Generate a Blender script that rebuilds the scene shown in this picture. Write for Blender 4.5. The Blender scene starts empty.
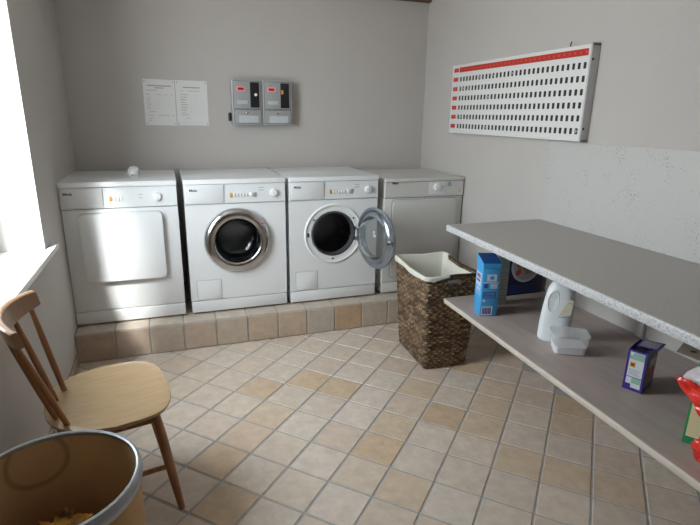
import bpy, bmesh, math, random
from math import sin, cos, pi, radians, sqrt, atan2, hypot
from mathutils import Vector, Matrix, noise

random.seed(7)
S = bpy.context.scene
COL = S.collection

# ------------------------------------------------------------------ camera
F_PX = 505.955
cam_d = bpy.data.cameras.new('camera')
cam_d.sensor_fit = 'HORIZONTAL'
cam_d.sensor_width = 36.0
cam_d.lens = F_PX / 700.0 * 36.0
cam_d.clip_start = 0.02
cam = bpy.data.objects.new('camera', cam_d)
COL.objects.link(cam)


def cam_matrix(loc, yaw, pitch, roll):
    y, p, r = radians(yaw), radians(pitch), radians(roll)
    fw = Vector((sin(y) * cos(p), cos(y) * cos(p), -sin(p)))
    rt = Vector((cos(y), -sin(y), 0))
    up = rt.cross(fw)
    rt2 = rt * cos(r) + up * sin(r)
    up2 = up * cos(r) - rt * sin(r)
    m = Matrix((rt2, up2, -fw)).transposed().to_4x4()
    m.translation = Vector(loc)
    return m


cam.matrix_world = cam_matrix((-1.9918, -3.8237, 1.4026), 19.883, 16.1517, 0.9708)
S.camera = cam

# ------------------------------------------------------------------ world, sun, exposure
SKY_STRENGTH = 27.0
SUN_STRENGTH = 14.0
S.view_settings.view_transform = 'Standard'
S.view_settings.look = 'None'
S.view_settings.gamma = 1.0
S.view_settings.use_curve_mapping = False
S.view_settings.exposure = -0.58
S.cycles.max_bounces = 14
S.cycles.diffuse_bounces = 8
S.cycles.glossy_bounces = 5
S.cycles.transmission_bounces = 10
S.cycles.transparent_max_bounces = 16
S.cycles.sample_clamp_indirect = 8.0

wd = bpy.data.worlds.new('daylight')
S.world = wd
wd.use_nodes = True
nt = wd.node_tree
nt.nodes.clear()
bg = nt.nodes.new('ShaderNodeBackground')
bg.inputs[1].default_value = SKY_STRENGTH
ramp = nt.nodes.new('ShaderNodeValToRGB')
ramp.color_ramp.elements[0].position = 0.45
ramp.color_ramp.elements[0].color = (0.70, 0.70, 0.69, 1)
ramp.color_ramp.elements[1].position = 0.55
ramp.color_ramp.elements[1].color = (0.90, 0.945, 1.0, 1)
tc = nt.nodes.new('ShaderNodeTexCoord')
sep = nt.nodes.new('ShaderNodeSeparateXYZ')
mr = nt.nodes.new('ShaderNodeMapRange')
mr.inputs[1].default_value = -1
mr.inputs[2].default_value = 1
out = nt.nodes.new('ShaderNodeOutputWorld')
nt.links.new(tc.outputs['Generated'], sep.inputs[0])
nt.links.new(sep.outputs['Z'], mr.inputs[0])
nt.links.new(mr.outputs[0], ramp.inputs[0])
nt.links.new(ramp.outputs[0], bg.inputs[0])
nt.links.new(bg.outputs[0], out.inputs[0])

WY0, WY1, WZ0, WZ1 = -2.20, -1.17, 0.775, 2.34      # window opening in the left wall

sun_d = bpy.data.lights.new('sun', 'SUN')
sun_d.energy = SUN_STRENGTH
sun_d.angle = radians(7.0)
sun_d.color = (1.0, 0.98, 0.95)
sun = bpy.data.objects.new('sun', sun_d)
COL.objects.link(sun)
_az, _el = radians(24), radians(46)
sun_dir = Vector((sin(_az) * cos(_el), cos(_az) * cos(_el), -sin(_el)))
sun.rotation_euler = sun_dir.to_track_quat('-Z', 'Y').to_euler()
sun.location = (-4.5, -5, 5)

portal_d = bpy.data.lights.new('window_daylight_portal', 'AREA')
portal_d.shape = 'RECTANGLE'
portal_d.size = WY1 - WY0
portal_d.size_y = WZ1 - WZ0
portal_d.cycles.is_portal = True
portal = bpy.data.objects.new('window_daylight_portal', portal_d)
COL.objects.link(portal)
portal.matrix_world = Matrix.Translation((-2.88, (WY0 + WY1) / 2, (WZ0 + WZ1) / 2)) @ \
    Matrix(((0, 0, -1), (1, 0, 0), (0, -1, 0))).to_4x4()


# ------------------------------------------------------------------ materials
def mat(name, color, rough=0.5, metal=0.0, noise_amt=0.0, noise_scale=20.0, bump=0.0, bump_scale=60.0,
        trans=0.0, ior=1.45, spec=0.5, coat=0.0, alpha=1.0, color2=None, stretch=None, coords='Object'):
    m = bpy.data.materials.new(name)
    m.use_nodes = True
    t = m.node_tree
    b = t.nodes['Principled BSDF']
    b.inputs['Base Color'].default_value = (*color, 1)
    b.inputs['Roughness'].default_value = rough
    b.inputs['Metallic'].default_value = metal
    b.inputs['IOR'].default_value = ior
    b.inputs['Transmission Weight'].default_value = trans
    b.inputs['Specular IOR Level'].default_value = spec
    b.inputs['Coat Weight'].default_value = coat
    b.inputs['Alpha'].default_value = alpha
    tcn = t.nodes.new('ShaderNodeTexCoord')
    src = tcn.outputs[coords]
    if stretch:
        mp = t.nodes.new('ShaderNodeMapping')
        mp.inputs['Scale'].default_value = stretch
        t.links.new(src, mp.inputs[0])
        src = mp.outputs[0]
    if noise_amt > 0 or color2:
        n = t.nodes.new('ShaderNodeTexNoise')
        n.inputs['Scale'].default_value = noise_scale
        n.inputs['Detail'].default_value = 4
        t.links.new(src, n.inputs['Vector'])
        mx = t.nodes.new('ShaderNodeMix')
        mx.data_type = 'RGBA'
        c2 = color2 or tuple(c * (1 - noise_amt) for c in color)
        mx.inputs[6].default_value = (*color, 1)
        mx.inputs[7].default_value = (*c2, 1)
        mr_ = t.nodes.new('ShaderNodeMapRange')
        mr_.inputs[1].default_value = 0.35
        mr_.inputs[2].default_value = 0.65
        t.links.new(n.outputs[0], mr_.inputs[0])
        t.links.new(mr_.outputs[0], mx.inputs[0])
        t.links.new(mx.outputs[2], b.inputs['Base Color'])
    if bump > 0:
        n2 = t.nodes.new('ShaderNodeTexNoise')
        n2.inputs['Scale'].default_value = bump_scale
        n2.inputs['Detail'].default_value = 3
        t.links.new(src, n2.inputs['Vector'])
        bp = t.nodes.new('ShaderNodeBump')
        bp.inputs['Strength'].default_value = bump
        bp.inputs['Distance'].default_value = 0.01
        t.links.new(n2.outputs[0], bp.inputs['Height'])
        t.links.new(bp.outputs[0], b.inputs['Normal'])
    return m


def tile_mat(name):
    """glazed rustic tile: each tile's own colour comes from a colour attribute, mottled by noise"""
    m = bpy.data.materials.new(name)
    m.use_nodes = True
    t = m.node_tree
    b = t.nodes['Principled BSDF']
    a = t.nodes.new('ShaderNodeAttribute')
    a.attribute_name = 'tile'
    tcn = t.nodes.new('ShaderNodeTexCoord')
    n = t.nodes.new('ShaderNodeTexNoise')
    n.inputs['Scale'].default_value = 16
    n.inputs['Detail'].default_value = 5
    n.inputs['Roughness'].default_value = 0.65
    t.links.new(tcn.outputs['Object'], n.inputs['Vector'])
    mr_ = t.nodes.new('ShaderNodeMapRange')
    mr_.inputs[1].default_value = 0.3
    mr_.inputs[2].default_value = 0.7
    mr_.inputs[3].default_value = 0.86
    mr_.inputs[4].default_value = 1.12
    t.links.new(n.outputs[0], mr_.inputs[0])
    mx = t.nodes.new('ShaderNodeMix')
    mx.data_type = 'RGBA'
    mx.blend_type = 'MULTIPLY'
    mx.inputs[0].default_value = 1
    t.links.new(a.outputs['Color'], mx.inputs[6])
    t.links.new(mr_.outputs[0], mx.inputs[7])
    t.links.new(mx.outputs[2], b.inputs['Base Color'])
    b.inputs['Roughness'].default_value = 0.42
    b.inputs['Specular IOR Level'].default_value = 0.45
    bp = t.nodes.new('ShaderNodeBump')
    bp.inputs['Strength'].default_value = 0.25
    bp.inputs['Distance'].default_value = 0.01
    n2 = t.nodes.new('ShaderNodeTexNoise')
    n2.inputs['Scale'].default_value = 22
    t.links.new(tcn.outputs['Object'], n2.inputs['Vector'])
    t.links.new(n2.outputs[0], bp.inputs['Height'])
    t.links.new(bp.outputs[0], b.inputs['Normal'])
    return m


def speckle_mat(name, base, dark, scale, lo, hi, rough, cluster=True, light=None):
    """laminate with flecks"""
    m = bpy.data.materials.new(name)
    m.use_nodes = True
    t = m.node_tree
    b = t.nodes['Principled BSDF']
    b.inputs['Roughness'].default_value = rough
    tcn = t.nodes.new('ShaderNodeTexCoord')
    v = t.nodes.new('ShaderNodeTexNoise')
    v.inputs['Scale'].default_value = scale
    v.inputs['Detail'].default_value = 2
    t.links.new(tcn.outputs['Object'], v.inputs['Vector'])
    fac = v.outputs[0]
    if cluster:
        n = t.nodes.new('ShaderNodeTexNoise')
        n.inputs['Scale'].default_value = scale / 12
        n.inputs['Detail'].default_value = 2
        t.links.new(tcn.outputs['Object'], n.inputs['Vector'])
        ma = t.nodes.new('ShaderNodeMath')
        ma.operation = 'MULTIPLY_ADD'
        ma.inputs[1].default_value = 0.45
        t.links.new(n.outputs[0], ma.inputs[0])
        t.links.new(fac, ma.inputs[2])
        fac = ma.outputs[0]
    mr_ = t.nodes.new('ShaderNodeMapRange')
    mr_.inputs[1].default_value = lo
    mr_.inputs[2].default_value = hi
    t.links.new(fac, mr_.inputs[0])
    mx = t.nodes.new('ShaderNodeMix')
    mx.data_type = 'RGBA'
    mx.inputs[6].default_value = (*base, 1)
    mx.inputs[7].default_value = (*dark, 1)
    t.links.new(mr_.outputs[0], mx.inputs[0])
    t.links.new(mx.outputs[2], b.inputs['Base Color'])
    return m


def pane_mat(name, tint=(1, 1, 1), gloss=0.05, rough=0.02):
    m = bpy.data.materials.new(name)
    m.use_nodes = True
    t = m.node_tree
    t.nodes.remove(t.nodes['Principled BSDF'])
    o = t.nodes['Material Output']
    tr = t.nodes.new('ShaderNodeBsdfTransparent')
    tr.inputs[0].default_value = (*tint, 1)
    gl = t.nodes.new('ShaderNodeBsdfGlossy')
    gl.inputs['Roughness'].default_value = rough
    ms = t.nodes.new('ShaderNodeMixShader')
    ms.inputs[0].default_value = gloss
    t.links.new(tr.outputs[0], ms.inputs[1])
    t.links.new(gl.outputs[0], ms.inputs[2])
    t.links.new(ms.outputs[0], o.inputs[0])
    return m


M = {}
M['wall'] = mat('wall_paint', (0.505, 0.478, 0.456), 0.85, bump=0.12, bump_scale=90, noise_amt=0.03, noise_scale=3)
M['ceiling'] = mat('ceiling_paint', (0.62, 0.60, 0.57), 0.9, bump=0.05)
M['beam'] = mat('brown_wood_trim', (0.16, 0.10, 0.065), 0.6, noise_amt=0.3, noise_scale=8, stretch=(1, 12, 12))
M['tile'] = tile_mat('rustic_tile')
M['grout'] = mat('cement_grout', (0.42, 0.41, 0.395), 0.9, noise_amt=0.15, noise_scale=30, bump=0.2)
M['enamel'] = mat('white_enamel', (0.78, 0.795, 0.80), 0.28, noise_amt=0.015, noise_scale=2)
M['enamel_panel'] = mat('white_plastic_fascia', (0.71, 0.73, 0.74), 0.35)
M['enamel_old'] = mat('ivory_enamel', (0.62, 0.61, 0.58), 0.32)
M['groove'] = mat('panel_groove', (0.42, 0.43, 0.43), 0.6)
M['dark'] = mat('joint_and_fitting_black', (0.02, 0.02, 0.022), 0.6)  # plain black of feet, screws, hook, joints and holes
M['logo'] = mat('dark_grey_print', (0.04, 0.04, 0.045), 0.5)
M['print_grey'] = mat('grey_print', (0.36, 0.37, 0.38), 0.6)
M['orange'] = mat('amber_plastic', (0.75, 0.33, 0.05), 0.35)
M['white'] = mat('white_plastic', (0.82, 0.82, 0.80), 0.35)
M['chrome'] = mat('polished_chrome', (0.56, 0.55, 0.55), 0.16, metal=1.0)
M['chrome_dark'] = mat('blue_grey_door_ring', (0.30, 0.33, 0.37), 0.22, metal=0.85)
M['steel'] = mat('drum_steel', (0.30, 0.30, 0.31), 0.3, metal=1.0)
M['rubber'] = mat('grey_rubber', (0.055, 0.058, 0.065), 0.5)
M['bowl'] = mat('door_glass_bowl', (0.78, 0.86, 0.92), 0.04, trans=1.0, ior=1.42)
M['bowl_open'] = mat('pale_door_glass', (0.86, 0.91, 0.93), 0.08, trans=0.93, ior=1.33)
M['glass'] = pane_mat('window_glass', (0.97, 0.99, 0.99))
M['clearplastic'] = mat('clear_plastic', (0.86, 0.88, 0.89), 0.15, alpha=0.35)
M['pvc'] = mat('white_window_frame', (0.85, 0.86, 0.86), 0.4)
M['sill'] = mat('white_sill', (0.84, 0.84, 0.83), 0.35)
M['meter'] = mat('grey_meter_housing', (0.42, 0.43, 0.43), 0.45, metal=0.25)
M['meter_door'] = mat('grey_meter_door', (0.35, 0.36, 0.36), 0.42, metal=0.25)
M['black'] = mat('black_plastic', (0.012, 0.012, 0.013), 0.35)
M['red'] = mat('red_display', (0.72, 0.03, 0.035), 0.4)
M['pink'] = mat('red_display_border', (0.85, 0.36, 0.36), 0.5)
M['darkred'] = mat('dark_red_digits', (0.28, 0.01, 0.02), 0.5)
M['label'] = mat('pale_blue_label', (0.50, 0.53, 0.545), 0.5, noise_amt=0.08, noise_scale=60)
M['paper'] = mat('laminated_paper', (0.72, 0.72, 0.71), 0.4, noise_amt=0.02, noise_scale=5)
M['ink'] = mat('faded_ink', (0.50, 0.50, 0.51), 0.7)
M['inkdark'] = mat('grey_ink', (0.34, 0.34, 0.35), 0.7)
M['board'] = mat('white_board_face', (0.72, 0.72, 0.71), 0.35)
M['boardred'] = mat('red_board_strip', (0.50, 0.035, 0.022), 0.4)
M['boardmark'] = mat('pale_red_print', (0.62, 0.14, 0.11), 0.5)
M['alu'] = mat('grey_aluminium_frame', (0.55, 0.55, 0.55), 0.45, metal=0.3)
M['slot'] = mat('slot_dark', (0.025, 0.02, 0.018), 0.6)
M['wicker'] = None
M['cloth'] = mat('cream_cotton', (0.72, 0.71, 0.63), 0.9, bump=0.3, bump_scale=160, noise_amt=0.05, noise_scale=6)
M['wtop'] = speckle_mat('grey_speckled_laminate', (0.425, 0.40, 0.37), (0.345, 0.325, 0.30), 260, 0.45, 0.62, 0.42, cluster=False)
M['wedge'] = speckle_mat('white_speckled_edge', (0.58, 0.585, 0.59), (0.34, 0.345, 0.36), 170, 0.48, 0.66, 0.4, cluster=False)
M['splash'] = speckle_mat('white_flecked_panel', (0.53, 0.52, 0.505), (0.20, 0.25, 0.22), 130, 0.885, 0.96, 0.45)
M['shelf'] = mat('grey_wood_laminate', (0.47, 0.39, 0.355), 0.45, noise_amt=0.14, noise_scale=5, stretch=(6, 0.9, 6))
M['shelfedge'] = mat('pale_edge_band', (0.60, 0.54, 0.47), 0.5, noise_amt=0.1, noise_scale=9, stretch=(3, 1, 3))
M['bracket'] = mat('white_painted_steel', (0.78, 0.78, 0.77), 0.4)
M['wood'] = mat('golden_beech', (0.29, 0.16, 0.078), 0.3, color2=(0.24, 0.13, 0.06), noise_scale=5, stretch=(2, 14, 6), coat=0.2)
M['wood_dark'] = mat('honey_beech_turned', (0.35, 0.16, 0.062), 0.36, color2=(0.25, 0.11, 0.045), noise_scale=6, stretch=(10, 10, 1), coat=0.25)
M['seat'] = mat('pale_varnished_plywood', (0.39, 0.275, 0.155), 0.3, color2=(0.34, 0.235, 0.125), noise_scale=4, stretch=(2, 16, 4), coat=0.35)
M['fibre'] = mat('kraft_fibreboard', (0.55, 0.31, 0.105), 0.5, color2=(0.46, 0.25, 0.085), noise_scale=6)
M['galv'] = mat('galvanised_steel', (0.42, 0.45, 0.48), 0.4, metal=0.9, noise_amt=0.12, noise_scale=14)


def drum_inside():
    m = mat('bronze_lined_fibre', (0.76, 0.57, 0.36), 0.42, metal=0.4, color2=(0.64, 0.47, 0.29), noise_scale=5, spec=0.6)
    t = m.node_tree
    b = t.nodes['Principled BSDF']
    src = b.inputs['Base Color'].links[0].from_socket
    b.inputs['Anisotropic'].default_value = 0.9
    tg = t.nodes.new('ShaderNodeTangent')
    tg.direction_type = 'RADIAL'
    tg.axis = 'Z'
    t.links.new(tg.outputs[0], b.inputs['Tangent'])
    tcn = t.nodes.new('ShaderNodeTexCoord')
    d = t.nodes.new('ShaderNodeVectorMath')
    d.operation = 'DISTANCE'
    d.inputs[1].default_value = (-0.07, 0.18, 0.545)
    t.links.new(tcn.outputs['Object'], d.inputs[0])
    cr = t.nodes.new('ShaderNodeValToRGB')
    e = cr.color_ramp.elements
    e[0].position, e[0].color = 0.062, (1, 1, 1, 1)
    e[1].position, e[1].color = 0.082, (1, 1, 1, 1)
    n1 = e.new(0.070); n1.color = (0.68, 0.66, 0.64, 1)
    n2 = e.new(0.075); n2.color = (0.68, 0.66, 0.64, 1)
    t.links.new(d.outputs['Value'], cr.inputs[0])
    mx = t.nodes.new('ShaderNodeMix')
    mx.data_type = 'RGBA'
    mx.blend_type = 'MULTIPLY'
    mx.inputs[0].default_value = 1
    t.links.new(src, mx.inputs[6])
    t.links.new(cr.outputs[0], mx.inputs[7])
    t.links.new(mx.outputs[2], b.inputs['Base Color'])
    return m


M['bronze'] = drum_inside()


def wicker_mat():
    m = mat('woven_seagrass', (0.17, 0.09, 0.045), 0.62, bump=0.6, bump_scale=120)
    t = m.node_tree
    b = t.nodes['Principled BSDF']
    a = t.nodes.new('ShaderNodeAttribute')
    a.attribute_name = 'strand'
    t.links.new(a.outputs['Color'], b.inputs['Base Color'])
    return m


M['wicker'] = wicker_mat()
M['wicker_rim'] = mat('dark_brown_rim', (0.07, 0.04, 0.025), 0.6, noise_amt=0.3, noise_scale=60, bump=0.5)
M['blue'] = mat('sky_blue_carton', (0.055, 0.35, 0.72), 0.38)
M['bluelight'] = mat('light_blue_print', (0.19, 0.47, 0.80), 0.4)
M['bluedark'] = mat('deep_blue_print', (0.02, 0.08, 0.29), 0.4)
M['navy'] = mat('navy_carton', (0.025, 0.02, 0.06), 0.35)
M['purple'] = mat('violet_carton', (0.055, 0.035, 0.24), 0.36)
M['greenlabel'] = mat('sage_green_label', (0.30, 0.47, 0.38), 0.5)
M['palelabel'] = mat('pale_lilac_label', (0.66, 0.68, 0.74), 0.5)
M['hazard'] = mat('hazard_orange', (0.80, 0.38, 0.05), 0.5)
M['carton_grey'] = mat('pale_grey_carton', (0.50, 0.52, 0.48), 0.5, noise_amt=0.15, noise_scale=30)
M['cartoninside'] = mat('grey_card_inside', (0.30, 0.28, 0.27), 0.7)
M['greencarton'] = mat('green_carton', (0.035, 0.27, 0.11), 0.4)
M['limecarton'] = mat('lime_green_print', (0.33, 0.55, 0.10), 0.4)
M['yellow'] = mat('pale_yellow_print', (0.82, 0.76, 0.46), 0.45)
M['kraft'] = mat('brown_card_flap', (0.33, 0.28, 0.22), 0.75, noise_amt=0.1, noise_scale=20)
M['redbag'] = mat('red_plastic_film', (0.72, 0.025, 0.015), 0.22, noise_amt=0.15, noise_scale=15, coat=0.4)
M['film'] = mat('milky_plastic_film', (0.72, 0.66, 0.70), 0.25, noise_amt=0.15, noise_scale=18, alpha=0.8)
M['hdpe'] = mat('white_hdpe', (0.75, 0.79, 0.81), 0.34)
M['hdpe_grip'] = mat('pale_grip_recess', (0.68, 0.735, 0.76), 0.3)
M['beige'] = mat('beige_label', (0.60, 0.55, 0.42), 0.5)
M['tub'] = mat('translucent_tub', (0.88, 0.90, 0.91), 0.22, alpha=0.22)
M['powder'] = mat('white_powder', (0.86, 0.86, 0.86), 0.95, bump=0.6, bump_scale=90)
M['orangewrap'] = mat('orange_wrapper', (0.75, 0.36, 0.05), 0.3, noise_amt=0.92, noise_scale=22)
M['red_print'] = mat('red_print', (0.62, 0.08, 0.06), 0.45)
M['foodgreen'] = mat('olive_print', (0.33, 0.37, 0.12), 0.45)


# ------------------------------------------------------------------ mesh builder
class B:
    def __init__(self, T=None):
        self.bm = bmesh.new()
        self.mats = []
        self.T = T or Matrix.Identity(4)

    def mi(self, m):
        if m not in self.mats:
            self.mats.append(m)
        return self.mats.index(m)

    def _fin(self, verts, faces, m, T=None, smooth=False):
        i = self.mi(m)
        for f in faces:
            f.material_index = i
            f.smooth = smooth
        bmesh.ops.transform(self.bm, matrix=self.T @ (T or Matrix.Identity(4)), verts=verts)
        return faces

    def box(self, c, s, m, bev=0.0, seg=2, T=None, smooth=None):
        r = bmesh.ops.create_cube(self.bm, size=1.0)
        vs = r['verts']
        bmesh.ops.transform(self.bm, matrix=Matrix.Translation(c) @ Matrix.Diagonal((*s, 1)), verts=vs)
        faces = list({f for v in vs for f in v.link_faces})
        if bev > 0:
            es = list({e for v in vs for e in v.link_edges})
            rr = bmesh.ops.bevel(self.bm, geom=es, offset=min(bev, min(s) * 0.49), segments=seg, affect='EDGES', profile=0.5)
            vs = list({v for f in rr['faces'] for v in f.verts} | {v for v in vs if v.is_valid})
            faces = list({f for v in vs for f in v.link_faces})
        self._fin(vs, faces, m, T, smooth=(bev > 0) if smooth is None else smooth)
        return self

    def box6(self, x0, x1, y0, y1, z0, z1, m, bev=0.0, seg=2, T=None):
        return self.box(((x0 + x1) / 2, (y0 + y1) / 2, (z0 + z1) / 2), (x1 - x0, y1 - y0, z1 - z0), m, bev, seg, T)

    def poly(self, pts, faces, m, T=None, smooth=False):
        vs = [self.bm.verts.new(p) for p in pts]
        fs = []
        for f in faces:
            try:
                fs.append(self.bm.faces.new([vs[i] for i in f]))
            except ValueError:
                pass
        self._fin(vs, fs, m, T, smooth)
        return self

    def rings(self, rings, m, closed=True, cap0=False, cap1=False, smooth=True, T=None, cap_m=None):
        """skin consecutive rings of points"""
        vr = [[self.bm.verts.new(p) for p in r] for r in rings]
        fs = []
        n = len(rings[0])
        for a, b in zip(vr[:-1], vr[1:]):
            for i in range(n if closed else n - 1):
                j = (i + 1) % n
                fs.append(self.bm.faces.new((a[i], a[j], b[j], b[i])))
        caps = []
        if cap0:
            caps.append(self.bm.faces.new(list(reversed(vr[0]))))
        if cap1:
            caps.append(self.bm.faces.new(vr[-1]))
        self._fin([v for r in vr for v in r], fs, m, T, smooth)
        i = self.mi(cap_m or m)
        for f in caps:
            f.material_index = i
            f.smooth = False
        return self

    def lathe(self, prof, m, n=48, T=None, cap0=False, cap1=False, smooth=True):
        """profile (r, z) spun round the local z axis"""
        return self.rings([[(r * cos(2 * pi * k / n), r * sin(2 * pi * k / n), z) for k in range(n)] for r, z in prof],
                          m, True, cap0, cap1, smooth, T)

    def tube(self, pts, rad, m, n=12, caps=True, T=None):
        pts = [Vector(p) for p in pts]
        rads = rad if isinstance(rad, (list, tuple)) else [rad] * len(pts)
        rs = []
        up = None
        for i, p in enumerate(pts):
            d = (pts[min(i + 1, len(pts) - 1)] - pts[max(i - 1, 0)]).normalized()
            if up is None:
                up = d.orthogonal().normalized()
            up = (up - d * up.dot(d)).normalized()
            sd = d.cross(up)
            rs.append([p + (up * cos(2 * pi * k / n) + sd * sin(2 * pi * k / n)) * rads[i] for k in range(n)])
        return self.rings(rs, m, True, caps, caps, True, T)

    def prism(self, outline, z0, z1, m, bev=0.0, seg=2, T=None, smooth=False):
        """2D outline in local xy extruded from z0 to z1"""
        n = len(outline)
        a = [self.bm.verts.new((x, y, z0)) for x, y in outline]
        b = [self.bm.verts.new((x, y, z1)) for x, y in outline]
        fs = [self.bm.faces.new((a[i], a[(i + 1) % n], b[(i + 1) % n], b[i])) for i in range(n)]
        for f in fs:
            f.smooth = smooth
        c0 = self.bm.faces.new(list(reversed(a)))
        c1 = self.bm.faces.new(b)
        vs = a + b
        if bev > 0:
            es = list(set(c1.edges) | set(c0.edges))
            rr = bmesh.ops.bevel(self.bm, geom=es, offset=bev, segments=seg, affect='EDGES', profile=0.5)
            vs = list({v for v in vs if v.is_valid} | {v for f in rr['faces'] for v in f.verts})
        faces = list({f for v in vs for f in v.link_faces})
        self._fin(vs, faces, m, T, smooth=smooth or bev > 0)
        return self

    def obj(self, name, parent=None, recalc=True, sharp=40, **props):
        if recalc:
            bmesh.ops.recalc_face_normals(self.bm, faces=self.bm.faces[:])
        me = bpy.data.meshes.new(name)
        self.bm.to_mesh(me)
        self.bm.free()
        for m in self.mats:
            me.materials.append(m)
        try:
            me.set_sharp_from_angle(angle=radians(sharp))
        except Exception:
            pass
        o = bpy.data.objects.new(name, me)
        COL.objects.link(o)
        if parent:
            o.parent = parent
        for k, v in props.items():
            o[k] = v
        return o


def rrect(x0, x1, y0, y1, r, n=6):
    pts = []
    for cx, cy, a0 in ((x1 - r, y0 + r, -pi / 2), (x1 - r, y1 - r, 0), (x0 + r, y1 - r, pi / 2), (x0 + r, y0 + r, pi)):
        for k in range(n + 1):
            a = a0 + pi / 2 * k / n
            pts.append((cx + r * cos(a), cy + r * sin(a)))
    return pts


def thing(name, label, cat, loc=(0, 0, 0), rz=0.0, group=None):
    o = bpy.data.objects.new(name, None)
    o.empty_display_size = 0.1
    COL.objects.link(o)
    o.location = loc
    o.rotation_euler = (0, 0, rz)
    o['label'] = label
    o['category'] = cat
    if group:
        o['group'] = group
    return o


def tag(o, label, cat, group=None):
    o['label'] = label
    o['category'] = cat
    if group:
        o['group'] = group
    return o


def struct(o):
    o['kind'] = 'structure'
    return o


# frame that lays local xy onto a wall: FRONT: local (x, y, z) -> world (x, -z, y)
FRONT = Matrix(((1, 0, 0, 0), (0, 0, -1, 0), (0, 1, 0, 0), (0, 0, 0, 1)))
# RWALL: local x -> -Y (to the right when facing the right wall), local y -> Z, local z -> -X
RWALL = Matrix(((0, 0, -1, 0), (-1, 0, 0, 0), (0, 1, 0, 0), (0, 0, 0, 1)))


def text_obj(name, body, size, m, parent, T, extrude=0.0004):
    cu = bpy.data.curves.new(name, 'FONT')
    cu.body = body
    cu.size = size
    cu.extrude = extrude
    cu.offset = 0.0005
    tmp = bpy.data.objects.new(name + '_tmp', cu)
    COL.objects.link(tmp)
    dg = bpy.context.evaluated_depsgraph_get()
    me = bpy.data.meshes.new_from_object(tmp.evaluated_get(dg))
    bpy.data.objects.remove(tmp)
    bpy.data.curves.remove(cu)
    me.transform(T)
    me.materials.clear()
    me.materials.append(m)
    o = bpy.data.objects.new(name, me)
    COL.objects.link(o)
    o.parent = parent
    return o


# ------------------------------------------------------------------ room shell
XL = -2.5615
YF = -5.0
ZC = 2.42
WT = 0.30

# floor with every tile laid at 45 degrees
TH = radians(44.75)
TS = 0.19
PH = (0.30634272, 0.24866894)
PAL = [(0.60, 0.49, 0.395), (0.62, 0.525, 0.435), (0.64, 0.555, 0.47), (0.61, 0.525, 0.44), (0.61, 0.51, 0.415), (0.63, 0.54, 0.455)]
ORANGE = {(-12, 0), (-11, -1), (-11, -2), (-15, -1), (-13, -4), (-11, -5), (-8, -5), (-16, -2), (-9, -8)}
MILD = {(-12, -9), (-12, -8), (-12, -7), (-14, -1), (-10, -4), (-12, -4), (-14, -5), (-11, -6), (-10, -6), (-10, -8), (-13, -1), (-9, -6)}


def clip_poly(poly, x0, x1, y0, y1):
    for ax, lim, sgn in ((0, x0, 1), (0, x1, -1), (1, y0, 1), (1, y1, -1)):
        outp = []
        for i in range(len(poly)):
            a, b = poly[i - 1], poly[i]
            da, db = sgn * (a[ax] - lim), sgn * (b[ax] - lim)
            if (da >= 0) != (db >= 0):
                t = da / (da - db)
                outp.append((a[0] + t * (b[0] - a[0]), a[1] + t * (b[1] - a[1])))
            if db >= 0:
                outp.append(b)
        poly = outp
        if len(poly) < 3:
            return []
    return poly


def jitter_col(c, rnd, a=0.035):
    k = 1 + rnd.uniform(-a, a)
    return (c[0] * k, c[1] * k, c[2] * k * (1 + rnd.uniform(-a, a) * 0.6), 1)


def shade_faces(me_obj, cols):
    me = me_obj.data
    ca = me.color_attributes.new('tile', 'FLOAT_COLOR', 'CORNER')
    for p in me.polygons:
        c = cols.get(p.index, (0.4, 0.4, 0.4, 1))
        for li in p.loop_indices:
            ca.data[li].color = c


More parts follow.
